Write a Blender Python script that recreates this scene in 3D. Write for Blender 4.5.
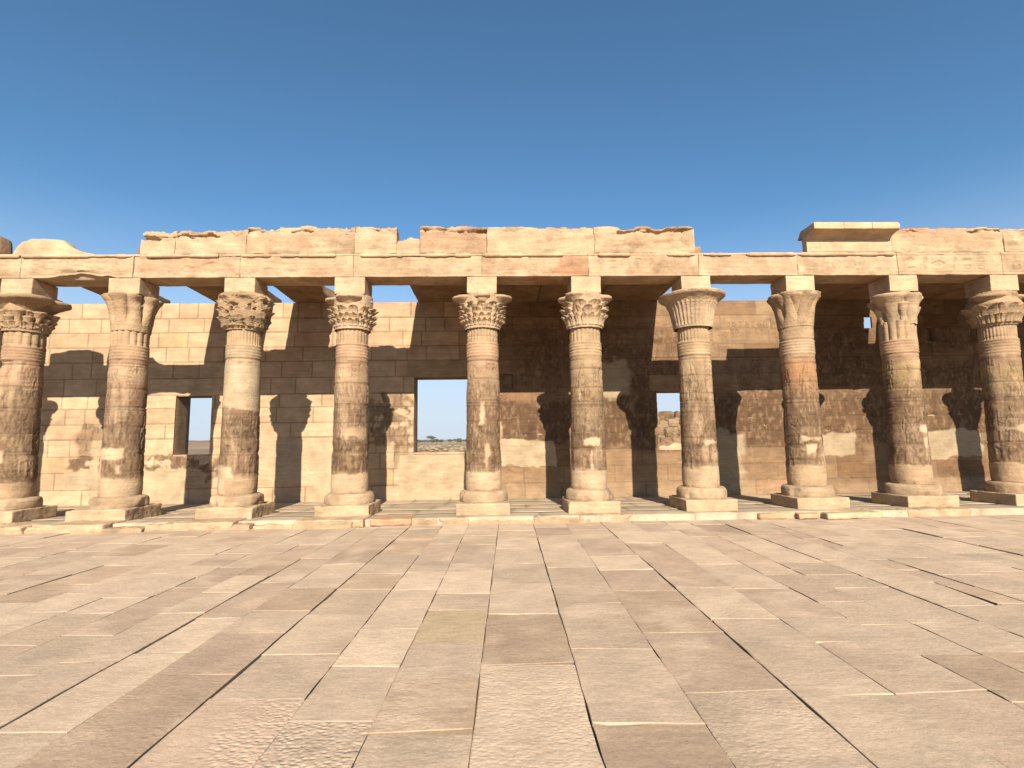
import bpy, math, random
import numpy as np
from math import sin, cos, pi, radians, atan2, hypot
from mathutils import Matrix, Vector

for o in list(bpy.data.objects): bpy.data.objects.remove(o)
S = bpy.context.scene
COL = S.collection

# ------------------------------------------------------------------ camera
cam = bpy.data.objects.new('camera', bpy.data.cameras.new('camera'))
COL.objects.link(cam); S.camera = cam
R_ = Vector((0.99950458, -0.0285929, -0.01315415)); U_ = Vector((0.00992933, -0.11013461, 0.99386708)); W_ = Vector((0.02986627, 0.99350532, 0.10979613))
M = Matrix((R_, U_, -W_)).transposed().to_4x4(); M.translation = Vector((-0.3584, -11.9209, 1.65))
cam.matrix_world = M
cam.data.sensor_width = 36.0; cam.data.lens = 525.54/1024*36; cam.data.clip_start = 0.05; cam.data.clip_end = 20000
S.render.resolution_x = 1024; S.render.resolution_y = 768

# ------------------------------------------------------------------ sky, sun, exposure
SUN = Vector((-0.081, 1.0, -0.598))          # direction the light travels
ELEV = math.atan2(0.598, hypot(0.081, 1.0))
w = bpy.data.worlds.new('World'); S.world = w; w.use_nodes = True
nt = w.node_tree; bg = nt.nodes['Background']
sky = nt.nodes.new('ShaderNodeTexSky'); sky.sky_type = 'NISHITA'; sky.sun_disc = False
sky.sun_elevation = ELEV; sky.sun_rotation = atan2(0.081, -1.0)
sky.altitude = 100; sky.air_density = 0.85; sky.dust_density = 0.7; sky.ozone_density = 6.0
tint = nt.nodes.new('ShaderNodeMix'); tint.data_type = 'RGBA'; tint.blend_type = 'MULTIPLY'; tint.inputs[0].default_value = 1.0
nt.links.new(sky.outputs[0], tint.inputs[6]); tint.inputs[7].default_value = (.97, 1.15, 1.03, 1)   # warm-green white balance of the photograph
gm = nt.nodes.new('ShaderNodeNewGeometry'); sp = nt.nodes.new('ShaderNodeSeparateXYZ'); nt.links.new(gm.outputs['Incoming'], sp.inputs[0])
hz = nt.nodes.new('ShaderNodeMapRange'); hz.interpolation_type = 'SMOOTHSTEP'; hz.inputs[1].default_value = -.40; hz.inputs[2].default_value = -.01; hz.inputs[3].default_value = 0.; hz.inputs[4].default_value = .9
nt.links.new(sp.outputs[2], hz.inputs[0])
pale = nt.nodes.new('ShaderNodeMix'); pale.data_type = 'RGBA'; nt.links.new(hz.outputs[0], pale.inputs[0]); nt.links.new(tint.outputs[2], pale.inputs[6]); pale.inputs[7].default_value = (4.1, 4.5, 5.25, 1)   # dust over the desert horizon
nt.links.new(pale.outputs[2], bg.inputs[0]); bg.inputs[1].default_value = 0.079
sl = bpy.data.lights.new('sun', 'SUN'); sl.energy = 5.0; sl.angle = radians(0.5); sl.color = (1.0, 0.895, 0.725)
so = bpy.data.objects.new('sun', sl); COL.objects.link(so); so.rotation_euler = SUN.to_track_quat('-Z', 'Y').to_euler()
so.location = (5, -30, 30)
S.view_settings.view_transform = 'Standard'; S.view_settings.look = 'None'; S.view_settings.gamma = 1
S.view_settings.exposure = 1.04

# ------------------------------------------------------------------ numpy noise
def _h(ix, iy, iz, seed):
    n = (ix.astype(np.int64)*73856093) ^ (iy.astype(np.int64)*19349663) ^ (iz.astype(np.int64)*83492791) ^ (seed*2654435761)
    n = (n ^ (n >> 13)) & 0x7fffffff
    n = (n*1274126177 + 12345) & 0x7fffffff
    n = n ^ (n >> 15); n = (n*2246822519) & 0x7fffffff
    return (n % 65536)/65535.0
def vnoise(P, scale, seed=0):
    """value noise in 0..1 at points P (..., 3)"""
    Q = np.asarray(P, float)*scale
    i = np.floor(Q).astype(np.int64); f = Q-i; f = f*f*(3-2*f)
    x, y, z = i[..., 0], i[..., 1], i[..., 2]; fx, fy, fz = f[..., 0], f[..., 1], f[..., 2]
    r = 0
    for dx in (0, 1):
        wx = fx if dx else 1-fx
        for dy in (0, 1):
            wy = fy if dy else 1-fy
            for dz in (0, 1):
                wz = fz if dz else 1-fz
                r = r+wx*wy*wz*_h(x+dx, y+dy, z+dz, seed)
    return r
def fbm(P, scale, seed=0, octv=4, gain=.5):
    s = 0; a = 1; t = 0
    for k in range(octv):
        s = s+a*vnoise(P, scale*2**k, seed+k*17); t += a; a *= gain
    return s/t
def sst(a, b, x):
    t = np.clip((x-a)/(b-a), 0, 1); return t*t*(3-2*t)
def mixc(c, tone, m):
    return c*(1-m[..., None])+np.asarray(tone)*m[..., None]

# ------------------------------------------------------------------ mesh building
def grid_quads(nu, nv, off=0, wrap=False):
    """quads for a grid of nv rows of nu vertices"""
    u = np.arange(nu if wrap else nu-1); v = np.arange(nv-1)
    U, V = np.meshgrid(u, v); U2 = (U+1) % nu
    return (np.stack([V*nu+U, V*nu+U2, (V+1)*nu+U2, (V+1)*nu+U], -1).reshape(-1, 4)+off)
def build(name, parts, mat, parent=None, smooth=True, attrs=None):
    """parts: list of (V, F, C) with quads; one mesh object"""
    Vs = []; Fs = []; Cs = []; off = 0
    for V, F, C in parts:
        V = np.asarray(V, float).reshape(-1, 3); Vs.append(V); Fs.append(np.asarray(F).reshape(-1, 4)+off)
        C = np.asarray(C, float)
        if C.ndim == 1: C = np.tile(C, (len(V), 1))
        Cs.append(C.reshape(-1, 3)); off += len(V)
    V = np.concatenate(Vs); F = np.concatenate(Fs); C = np.concatenate(Cs)
    me = bpy.data.meshes.new(name)
    me.vertices.add(len(V)); me.vertices.foreach_set('co', V.ravel())
    me.loops.add(len(F)*4); me.loops.foreach_set('vertex_index', F.ravel().astype(np.int32))
    me.polygons.add(len(F)); me.polygons.foreach_set('loop_start', np.arange(0, len(F)*4, 4, dtype=np.int32))
    me.polygons.foreach_set('use_smooth', np.full(len(F), smooth))
    a = me.color_attributes.new('Col', 'FLOAT_COLOR', 'POINT')
    al = np.ones((len(V), 4)); al[:, :3] = C; a.data.foreach_set('color', al.ravel())
    if attrs:
        for k, val in attrs.items():
            at = me.attributes.new(k, 'FLOAT', 'POINT'); at.data.foreach_set('value', np.asarray(val, float).ravel())
    me.update(calc_edges=True); me.validate()
    me.materials.append(mat)
    o = bpy.data.objects.new(name, me); COL.objects.link(o)
    if parent: o.parent = parent
    return o
def empty(name, loc, label, cat, group=None):
    o = bpy.data.objects.new(name, None); COL.objects.link(o); o.location = loc; o.empty_display_size = .2
    return tag(o, label, cat, group)
def tag(o, label=None, cat=None, group=None, kind=None):
    if label:
        o['label'] = label
        if not kind: o['kind'] = 'thing'
    if cat: o['category'] = cat
    if group: o['group'] = group
    if kind: o['kind'] = kind
    return o
def block(x0, x1, y0, y1, z0, z1, res=.06, r=.02, amp=.006, seed=1, rough=0.0, chip=0.0, deform=None, color=(.5, .4, .28), colfn=None, relief=None, org=(0, 0, 0), ns=3.0):
    """weathered stone box; noise is evaluated in world space (org = where local origin sits)"""
    lo = np.array([x0, y0, z0]); hi = np.array([x1, y1, z1]); parts = []
    org = np.array(org, float)
    for ax in range(3):
        a, b = [k for k in range(3) if k != ax]
        na = max(3, int((hi[a]-lo[a])/res)+2); nb = max(3, int((hi[b]-lo[b])/res)+2)
        # extra rows next to the edges so the rounding reads
        def line(l, h, n):
            t = np.linspace(l, h, n); e = min(r, (h-l)*.3)
            return np.unique(np.round(np.concatenate([t, [l+e*.35, l+e, h-e, h-e*.35]]), 6))
        A = line(lo[a], hi[a], na); B = line(lo[b], hi[b], nb)
        for side in (0, 1):
            GA, GB = np.meshgrid(A, B); P = np.zeros(GA.shape+(3,)); P[..., a] = GA; P[..., b] = GB; P[..., ax] = hi[ax] if side else lo[ax]
            face = (ax, side)
            Wp = P+org
            rr = np.full(GA.shape, r)
            if chip: rr = r+chip*sst(.55, .8, fbm(Wp, 4.5, seed+5, 3))
            rr = np.minimum(rr, (hi-lo).min()*.45)
            inn = np.clip(P, lo+rr[..., None], hi-rr[..., None]); d = P-inn; L = np.linalg.norm(d, axis=-1, keepdims=True)
            Q = inn+d/np.maximum(L, 1e-9)*np.minimum(L, rr[..., None])
            nz = np.stack([fbm(Wp, ns, seed+s, 4)-.5 for s in (11, 23, 37)], -1)*2*amp
            nz2 = np.stack([fbm(Wp, ns*4.3, seed+s, 3)-.5 for s in (51, 63, 77)], -1)*1.1*amp
            Q = Q+nz+nz2
            if deform: Q = deform(Q, face)
            if relief is not None and face == (1, 0):
                Q[..., 1] -= relief(Wp[..., 0], Wp[..., 2])
            if colfn is not None: C = colfn(Wp, face)
            else: C = np.tile(np.array(color), GA.shape+(1,))*(.88+.24*fbm(Wp, 2.0, seed+3, 3))[..., None]
            F = grid_quads(len(A), len(B))
            flip = (side == 0) ^ (ax == 1)
            if flip: F = F[:, ::-1]
            parts.append((Q.reshape(-1, 3), F, C.reshape(-1, 3)))
    return parts

# ------------------------------------------------------------------ materials
def stone_material(name, bump=.35, fine=90., strata=.12, rough=.92, pave=False, vary=.22):
    m = bpy.data.materials.new(name); m.use_nodes = True; t = m.node_tree; N = t.nodes; L = t.links
    p = N['Principled BSDF']; p.inputs['Roughness'].default_value = rough; p.inputs['Specular IOR Level'].default_value = .2
    at = N.new('ShaderNodeAttribute'); at.attribute_name = 'Col'
    g = N.new('ShaderNodeNewGeometry')
    def noise(scale, detail, vec=None, rg=.6):
        n = N.new('ShaderNodeTexNoise'); n.inputs['Scale'].default_value = scale; n.inputs['Detail'].default_value = detail; n.inputs['Roughness'].default_value = rg
        L.new(vec or g.outputs['Position'], n.inputs['Vector']); return n.outputs['Fac']
    def mr(v, a, b, c=.3, d=.7):
        x = N.new('ShaderNodeMapRange'); x.inputs[1].default_value = c; x.inputs[2].default_value = d; x.inputs[3].default_value = a; x.inputs[4].default_value = b
        L.new(v, x.inputs[0]); return x.outputs[0]
    def mul(a, b):
        x = N.new('ShaderNodeMath'); x.operation = 'MULTIPLY'; L.new(a, x.inputs[0])
        if isinstance(b, float): x.inputs[1].default_value = b
        else: L.new(b, x.inputs[1])
        return x.outputs[0]
    def add(a, b):
        x = N.new('ShaderNodeMath'); x.operation = 'ADD'; L.new(a, x.inputs[0]); L.new(b, x.inputs[1]); return x.outputs[0]
    mp = N.new('ShaderNodeMapping'); mp.inputs['Scale'].default_value = (.5, .5, 5.) if not pave else (1.2, 5., 1.)
    mp.inputs['Rotation'].default_value = (.04, .06, 0) if not pave else (0, 0, .35)
    L.new(g.outputs['Position'], mp.inputs['Vector'])
    n1 = noise(2.6, 8); n2 = noise(38., 5); n3 = noise(3.2, 6, mp.outputs[0])
    f = mul(mr(n1, 1-vary, 1+vary*.7), mul(mr(n2, .88, 1.1), mr(n3, 1-strata, 1+strata)))
    f = mul(f, .66)
    v = N.new('ShaderNodeVectorMath'); v.operation = 'SCALE'; L.new(at.outputs['Color'], v.inputs[0]); L.new(f, v.inputs['Scale'])
    L.new(v.outputs[0], p.inputs['Base Color'])
    h = add(mul(noise(14., 6), .6), mul(noise(fine, 4), .22))
    if strata: h = add(h, mul(noise(9., 5, mp.outputs[0]), .08 if pave else .35))
    if pave:
        # pecked slabs: tool marks; amount per slab from the attribute
        pk = N.new('ShaderNodeAttribute'); pk.attribute_name = 'Peck'
        mp2 = N.new('ShaderNodeMapping'); mp2.inputs['Scale'].default_value = (24., 36., 24.); mp2.inputs['Rotation'].default_value = (0, 0, .5); L.new(g.outputs['Position'], mp2.inputs['Vector'])
        wz = N.new('ShaderNodeTexNoise'); wz.inputs['Scale'].default_value = 6.; L.new(g.outputs['Position'], wz.inputs['Vector'])
        mxv = N.new('ShaderNodeVectorMath'); mxv.operation = 'MULTIPLY_ADD'; L.new(wz.outputs['Color'], mxv.inputs[0]); mxv.inputs[1].default_value = (.9, .9, .9); L.new(mp2.outputs[0], mxv.inputs[2])
        vo = N.new('ShaderNodeTexVoronoi'); vo.feature = 'SMOOTH_F1'; vo.inputs['Smoothness'].default_value = .4; vo.inputs['Scale'].default_value = 1.; L.new(mxv.outputs[0], vo.inputs['Vector'])
        pit = mr(vo.outputs['Distance'], 0., 1., .1, .6)
        msk = mul(pk.outputs['Fac'], mr(n1, .55, 1.25, .4, .6))
        h = add(h, mul(mul(pit, msk), .6))
        # pale tool-mark scuffs; sunlit risers of the pecked pits painted in as lighter colour
        sc = N.new('ShaderNodeMapping'); sc.inputs['Scale'].default_value = (5., 19., 9.); sc.inputs['Rotation'].default_value = (0, 0, .12); L.new(g.outputs['Position'], sc.inputs['Vector'])
        fl = mr(noise(2.2, 7, sc.outputs[0], .68), 0., 1., .565, .68); fl = mul(fl, mr(n1, .25, 1., .42, .62))
        k2 = add(mul(fl, .20), mul(mul(mr(vo.outputs['Distance'], 1., 0., .12, .34), msk), .30)); one = N.new('ShaderNodeMath'); one.operation = 'ADD'; one.inputs[1].default_value = 1.; L.new(k2, one.inputs[0])
        v2 = N.new('ShaderNodeVectorMath'); v2.operation = 'SCALE'; L.new(v.outputs[0], v2.inputs[0]); L.new(one.outputs[0], v2.inputs['Scale']); L.new(v2.outputs[0], p.inputs['Base Color'])
        h = add(h, mul(fl, .25))
        st = noise(5., 6, mp.outputs[0]); h = add(h, mul(st, .18))
    b = N.new('ShaderNodeBump'); b.inputs['Strength'].default_value = bump; b.inputs['Distance'].default_value = .03
    L.new(h, b.inputs['Height']); L.new(b.outputs[0], p.inputs['Normal'])
    return m
M_stone = stone_material('sandstone', .8, vary=.27, strata=.15)
M_wall = stone_material('wall_sandstone', .65, strata=.12)
M_pave = stone_material('paving_sandstone', .45, fine=140., strata=.1, pave=True, vary=.14)
M_sand = stone_material('sand', .5, strata=0.0, vary=.2)
M_leaf = bpy.data.materials.new('dusty_foliage'); M_leaf.use_nodes = True
_p = M_leaf.node_tree.nodes['Principled BSDF']; _a = M_leaf.node_tree.nodes.new('ShaderNodeAttribute'); _a.attribute_name = 'Col'
M_leaf.node_tree.links.new(_a.outputs['Color'], _p.inputs['Base Color']); _p.inputs['Roughness'].default_value = .8

# base tones (albedo)
PALE = np.array([.60, .425, .27]); TAN = np.array([.48, .325, .195]); BROWN = np.array([.32, .20, .112]); DARK = np.array([.12, .066, .036])
PINK = np.array([.49, .30, .185]); RED = np.array([.40, .20, .11]); PLASTER = np.array([.53, .40, .26]); OCHRE = np.array([.54, .37, .175])

# ------------------------------------------------------------------ carved relief canvas
class Canvas:
    """height map over x0..x1, z0..z1 for shallow carving"""
    def __init__(s, x0, x1, z0, z1, res):
        s.x0, s.z0, s.res = x0, z0, res; s.nx = int((x1-x0)/res)+1; s.nz = int((z1-z0)/res)+1; s.a = np.zeros((s.nz, s.nx))
    def _win(s, xa, xb, za, zb):
        i0 = max(0, int((xa-s.x0)/s.res)-1); i1 = min(s.nx, int((xb-s.x0)/s.res)+2); j0 = max(0, int((za-s.z0)/s.res)-1); j1 = min(s.nz, int((zb-s.z0)/s.res)+2)
        if i1 <= i0 or j1 <= j0: return None
        X, Z = np.meshgrid(s.x0+np.arange(i0, i1)*s.res, s.z0+np.arange(j0, j1)*s.res); return (slice(j0, j1), slice(i0, i1)), X, Z
    def line(s, x, z, x2, z2, wd, h):
        q = s._win(min(x, x2)-wd, max(x, x2)+wd, min(z, z2)-wd, max(z, z2)+wd)
        if q is None: return
        sl_, X, Z = q; dx, dz = x2-x, z2-z; L2 = dx*dx+dz*dz+1e-12
        t = np.clip(((X-x)*dx+(Z-z)*dz)/L2, 0, 1); d = np.hypot(X-x-t*dx, Z-z-t*dz)
        v = h*(1-sst(wd*.5, wd*1.1, d)); s.a[sl_] = np.where(np.abs(v) > np.abs(s.a[sl_]), v, s.a[sl_])
    def poly(s, pts, wd, h, close=False):
        n = len(pts)
        for i in range(n if close else n-1): s.line(*pts[i], *pts[(i+1) % n], wd, h)
    def disc(s, x, z, r, h, ring=False):
        q = s._win(x-r*1.3, x+r*1.3, z-r*1.3, z+r*1.3)
        if q is None: return
        sl_, X, Z = q; d = np.hypot(X-x, Z-z); v = h*(1-sst(r*.8, r*1.05, d))
        if ring: v = h*(1-sst(r*.18, r*.4, np.abs(d-r)))
        s.a[sl_] = np.where(np.abs(v) > np.abs(s.a[sl_]), v, s.a[sl_])
    def sample(s, X, Z):
        i = np.clip(((X-s.x0)/s.res), 0, s.nx-1.001); j = np.clip((Z-s.z0)/s.res, 0, s.nz-1.001)
        i0 = i.astype(int); j0 = j.astype(int); fi = i-i0; fj = j-j0; a = s.a
        return (a[j0, i0]*(1-fi)+a[j0, i0+1]*fi)*(1-fj)+(a[j0+1, i0]*(1-fi)+a[j0+1, i0+1]*fi)*fj
def glyph(c, k, x, z, s, h, wd=None):
    w_ = wd or max(.008, s*.07)
    P = lambda *q: [(x+a*s, z+b*s) for a, b in q]
    if k == 0: c.poly(P((0, -.5), (0, .3), (.12, .5), (.2, .3), (.05, .0)), w_, h)                       # reed leaf
    elif k == 1:                                                                                        # bird
        c.poly(P((-.4, .0), (-.1, .12), (.15, .2), (.2, .42), (.4, .38)), w_*1.4, h); c.disc(x+.22*s, z+.4*s, s*.12, h)
        c.poly(P((-.4, 0), (0, -.12), (.18, .15)), w_*1.4, h); c.poly(P((.02, -.1), (.02, -.5), (.18, -.5)), w_, h)
    elif k == 2:                                                                                        # water line
        c.poly(P(*[(-.5+.125*i, .1 if i % 2 else -.1) for i in range(9)]), w_, h)
    elif k == 3: c.disc(x, z, s*.3, h, True); c.disc(x, z, s*.09, h)                                      # sun disc
    elif k == 4: c.poly(P((-.4, -.25), (.4, -.25), (.4, .25), (-.4, .25)), w_, h, True)                  # house
    elif k == 5: c.disc(x, z+.25*s, s*.18, h, True); c.line(x, z+.08*s, x, z-.5*s, w_, h); c.line(x-.25*s, z, x+.25*s, z, w_, h)   # looped cross
    elif k == 6: c.poly(P((-.45, 0), (0, .2), (.45, 0), (0, -.16)), w_, h, True); c.disc(x, z, s*.1, h)    # eye
    elif k == 7:                                                                                        # seated figure
        c.disc(x, z+.36*s, s*.13, h); c.poly(P((0, .25), (-.12, -.1), (-.2, -.45), (.25, -.45), (.28, -.1), (.05, .0)), w_*1.3, h); c.line(x, z+.12*s, x+.35*s, z+.1*s, w_, h)
    elif k == 8: c.poly(P((-.4, .1), (.4, .1)), w_, h); c.poly(P((-.4, -.12), (.4, -.12)), w_, h)
    elif k == 9: c.poly(P((-.3, -.4), (-.3, .3), (.0, .48), (.3, .3), (.3, -.4)), w_, h)
    else: c.poly(P((0, .5), (0, -.5)), w_, h); c.poly(P((0, .5), (.3, .4), (.3, .15)), w_, h)
def text_row(c, rng, x0, x1, z, s, h):
    x = x0+s*.5
    while x < x1-s*.4:
        if rng.random() < .3:
            glyph(c, rng.choice([2, 4, 8, 6]), x, z+s*.27, s*.55, h); glyph(c, rng.choice([3, 4, 2, 8]), x, z-s*.27, s*.5, h)
        else: glyph(c, rng.randrange(11), x, z, s*.95, h)
        x += s*(.85+.25*rng.random())
def figure(c, rng, x, z, s, h, face=1):
    """standing figure in profile, s tall, raised with a cut outline"""
    def at(a, b): return (x+face*a*s, z+b*s)
    def strokes(grow, hh):
        g = grow*s
        c.disc(*at(.01, .80), s*.062+g, hh); c.line(*at(-.03, .80), *at(-.05, .70), s*.05+g, hh)                       # head, wig
        for q in crown: c.line(*at(*q[0]), *at(*q[1]), s*.035+g, hh)
        for k in range(5): c.line(*at(-.13+.065*k, .69), *at(-.045+.022*k, .47), s*.036+g, hh)                         # chest tapering to the waist
        for k in range(6): c.line(*at(-.05+.02*k, .48), *at(-.12+.06*k, .24+.012*k), s*.034+g, hh)                      # kilt
        c.line(*at(-.07, .26), *at(-.10, .02), s*.045+g, hh); c.line(*at(.10, .26), *at(.13, .02), s*.045+g, hh)
        c.line(*at(-.12, .01), *at(-.01, .01), s*.022+g, hh); c.line(*at(.12, .01), *at(.24, .01), s*.022+g, hh)
        c.line(*at(.12, .68), *at(.19, .52), s*.03+g, hh); c.line(*at(.19, .52), *at(.32, .60), s*.026+g, hh); c.line(*at(-.13, .68), *at(-.17, .40), s*.03+g, hh)
    crown = rng.choice(([((-.01, .86), (-.04, 1.06)), ((.03, .86), (-.02, 1.04))], [((-.04, .88), (-.07, 1.0)), ((.04, .88), (.07, 1.0))], [((-.02, .86), (.0, .97)), ((.03, .86), (.05, 1.02))]))
    strokes(.02, -h*.9); strokes(0., h)
    if rng.random() < .6: c.line(*at(.33, .05), *at(.33, .98), s*.014, h)
def scene_band(c, rng, x0, x1, z0, z1, h):
    """a register: border lines, figures facing each other, columns of text between"""
    H = z1-z0
    c.line(x0, z1, x1, z1, .012, -h); c.line(x0, z0, x1, z0, .012, -h)
    x = x0+.2
    while x < x1-.2:
        figure(c, rng, x, z0+.03, H*.80, h, rng.choice((-1, 1)))
        xt = x+H*.36
        for kcol in range(rng.choice((2, 2, 3))):
            c.line(xt-.06, z0+H*.25, xt-.06, z1-.02, .007, -h)
            zz = z1-.09
            while zz > z0+H*.3: glyph(c, rng.randrange(11), xt, zz, .1, -h, .011); zz -= .105
            xt += .12
        x = xt+H*.30

# ------------------------------------------------------------------ ground and paving (setting)
def terrain():
    xs = np.concatenate([-np.geomspace(6000, 40, 26), np.linspace(-36, 36, 60), np.geomspace(40, 6000, 26)])
    ys = np.concatenate([-np.geomspace(3000, 25, 18), np.linspace(-22, 60, 60), np.geomspace(64, 9000, 34)])
    X, Y = np.meshgrid(xs, ys); P = np.stack([X, Y, 0*X], -1)
    far = sst(60, 200, np.hypot(X, Y))
    Z = np.where((np.abs(X) < 30) & (Y < 5), -.045, -.16)+(fbm(P, .02, 3, 4)-.5)*2.4*far*sst(500, 1500, 1e9/np.maximum(np.hypot(X, Y), 1)**2*0+600) + (fbm(P, .3, 5, 3)-.5)*.1*sst(5, 8, Y)
    Z = np.minimum(Z, .4)
    C = np.tile(np.array([.30, .22, .14]), X.shape+(1,))*(.75+.5*fbm(P, .05, 9, 4))[..., None]
    near = (np.abs(X) < 30) & (Y < 5)
    C[near] = np.array([.20, .125, .075])
    o = build('ground', [(np.stack([X, Y, Z], -1), grid_quads(len(xs), len(ys)), C)], M_sand); tag(o, kind='structure')
terrain()

PA = radians(1.315); PO = np.array([-0.3584, -11.9209])
def pave_xy(x, y):     # paving frame (strip direction) -> world
    return PO[0]+x*cos(PA)+y*sin(PA), PO[1]-x*sin(PA)+y*cos(PA)
def paving():
    rng = random.Random(5)
    xb = [-5.75, -5.1, -4.5, -3.98, -3.5, -3.05, -2.6, -2.0, -1.35, -.83, -.23, .47, 1.13, 1.84, 2.47, 3.1, 3.57, 4.2, 4.82, 5.12, 5.75]
    while xb[0] > -24: xb.insert(0, xb[0]-rng.uniform(.5, .78))
    while xb[-1] < 26: xb.append(xb[-1]+rng.uniform(.5, .78))
    joints = {-.23: [2.3, 4.16, 5.3, 6.41, 7.45, 8.47, 9.3], -.83: [2.2, 3.22, 3.89, 4.57, 5.43, 5.99, 7.0, 7.43, 8.77, 9.6, 10.25], .47: [2.0, 3.27, 4.38, 5.56, 7.13, 8.77, 9.5],
              1.13: [2.3, 3.67, 4.74, 6.01, 6.95, 7.78, 9.1, 10.1], 1.84: [2.2, 3.56, 5.04, 6.07, 7.71, 8.7, 9.8], 2.47: [2.1, 3.59, 4.45, 5.05, 6.03, 7.2, 8.6, 9.7],
              3.1: [2.4, 3.43, 4.16, 4.84, 5.49, 6.6, 7.9, 9.2], -1.35: [2.2, 3.36, 4.13, 4.92, 6.18, 7.03, 7.67, 8.85, 9.8], -2.0: [2.4, 3.67, 4.39, 5.36, 6.25, 6.95, 8.1, 9.4],
              -2.6: [2.6, 4.03, 4.86, 5.47, 6.29, 7.5, 8.9], -3.05: [2.4, 3.3, 4.46, 5.3, 6.6, 7.9, 9.3], 4.2: [2.3, 3.4, 4.6, 5.3, 6.15, 7.3, 8.8]}
    BR = np.array([.475, .338, .232]); PUR = np.array([.485, .345, .24]); YEL = np.array([.575, .425, .265])
    GREY = np.array([.595, .442, .318]); LIGHT = np.array([.69, .518, .37]); ROSE = np.array([.62, .445, .32])
    special = {(-.23, 4.16): BR, (-.83, 4.57): YEL, (.47, 2.0): PUR, (1.13, 4.74): BR*1.08, (3.1, 3.43): BR*1.02, (-2.6, 5.47): BR*1.08, (-2.6, 2.6): PUR*1.02, (-.23, 2.3): LIGHT,
               (.47, 3.27): GREY, (1.84, 3.56): GREY, (2.47, 2.1): ROSE*.93, (2.47, 3.59): GREY*1.02, (1.13, 2.3): GREY*.93, (-.83, 3.89): GREY, (-1.35, 3.36): GREY*1.03, (-2.0, 6.25): BR*1.2, (-.83, 2.2): GREY*.98, (-2.0, 3.67): GREY*.97, (-1.35, 2.2): GREY}
    pecked = {(-1.35, 2.2): 1.0, (-2.0, 2.4): .75, (-.83, 3.22): .3, (-.83, 2.2): .22, (-.23, 2.3): .42, (1.84, 4.0): .5, (1.13, 2.3): .32, (-2.6, 2.6): .2, (-2.6, 4.03): .15}
    parts = []; peck = []
    for i in range(len(xb)-1):
        xa, xc = xb[i], xb[i+1]
        key = round(xa, 2)
        cuts = list(joints.get(key, [])); y = cuts[0] if cuts else rng.uniform(1.2, 2.2)
        while y > -5: y -= rng.uniform(.7, 1.4); cuts.insert(0, y)
        y = cuts[-1]
        while y < 11.3: y += rng.uniform(.5, 1.2); cuts.append(y)
        strip_h = rng.uniform(-.005, .005)
        gap = rng.choice((.002, .003, .006)); gapr = rng.choice((.002, .004, .008))
        for j in range(len(cuts)-1):
            ya, yc = cuts[j], cuts[j+1]
            near = abs(xa) < 9 and -1 < ya < 9.5
            nx, ny = (9, 13) if near else (5, 5)
            col = special.get((key, ya))
            if col is None:
                r_ = rng.random(); col = (GREY*(1-r_)+LIGHT*r_) if rng.random() < .70 else (ROSE*(.86+.18*rng.random()) if rng.random() < .75 else BR*1.2)
                col = col*rng.choice((.90, .94, .97, 1., 1.03, 1.07))*rng.uniform(.97, 1.03)
            pk = pecked.get((key, ya), rng.choice((0, 0, 0, .04, .1, .2)) if near else 0)
            g0, g1 = gap*rng.choice((.3, .6, 1, 1.4))+rng.uniform(0, .002), gapr*rng.choice((.2, .5, 1, 1.5))+rng.uniform(0, .002)
            if key == 4.20 and 5.0 < ya < 6.0: g1 += .03
            eu, ev = .007/(xc-xa), .004/(yc-ya)
            u = np.concatenate([[0, eu, 2*eu], np.linspace(0, 1, nx)[1:-1], [1-2*eu, 1-eu, 1]]); v = np.concatenate([[0, ev, 2*ev], np.linspace(0, 1, ny)[1:-1], [1-2*ev, 1-ev, 1]]); nx += 4; ny += 4
            U, V = np.meshgrid(u, v)
            sk = rng.uniform(-.04, .04)
            x0_, x1_ = xa+g0, xc-g1; ge = rng.choice((.0008, .0015, .003)); y0_, y1_ = ya+ge, yc-ge
            X = x0_+U*(x1_-x0_); Y = y0_+V*(y1_-y0_)+sk*(U-.5)
            if key == 4.20 and 5.0 < ya < 6.0: X = X-.06*U*(1-V)**2
            P = np.stack([X, Y, 0*X+7.3*i], -1)
            ex = 1-np.minimum(1, np.minimum(U, 1-U)*8); ey = 1-np.minimum(1, np.minimum(V, 1-V)*8)
            X = X+(fbm(P, 3.2, 4, 4)-.5)*.022*ex; Y = Y+(fbm(P, 4., 7, 4)-.5)*.022*ey
            base = strip_h+rng.choice((0, 0, 0, -.003, .003, .006))+rng.uniform(-.001, .001); tx, ty = rng.uniform(-.004, .004), rng.uniform(-.0015, .0015)
            if (key, ya) in ((.47, 3.27), (-.83, 3.22), (3.1, 3.43)): base += .007
            if (key, ya) in ((.47, 2.0), (-.83, 2.2), (-.23, 2.3)): base -= .006
            Z = base+tx*(U-.5)+ty*(V-.5)+(fbm(P, 1.6, 8, 3)-.5)*.010+(fbm(P, 5., 18, 3)-.5)*.004
            rimv = np.maximum(U < 1e-6, np.maximum(U > 1-1e-6, np.maximum(V < 1e-6, V > 1-1e-6)))
            ins = .012
            # top inner grid pulled in, rim lowered -> worn arris
            Z = Z-.0036*rimv-.012*rimv*sst(.62, .74, fbm(P, 7., 44, 3))
            WX, WY = pave_xy(X, Y)
            VV = np.stack([WX, WY, Z], -1); F = [grid_quads(nx, ny)]
            idx = np.arange(nx*ny).reshape(ny, nx)
            ring = np.concatenate([idx[0, :], idx[1:, -1], idx[-1, -2::-1], idx[-2:0:-1, 0]])
            low = VV.reshape(-1, 3)[ring].copy(); low[:, 2] -= .12
            n = len(ring); a = np.arange(n); b = (a+1) % n
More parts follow.
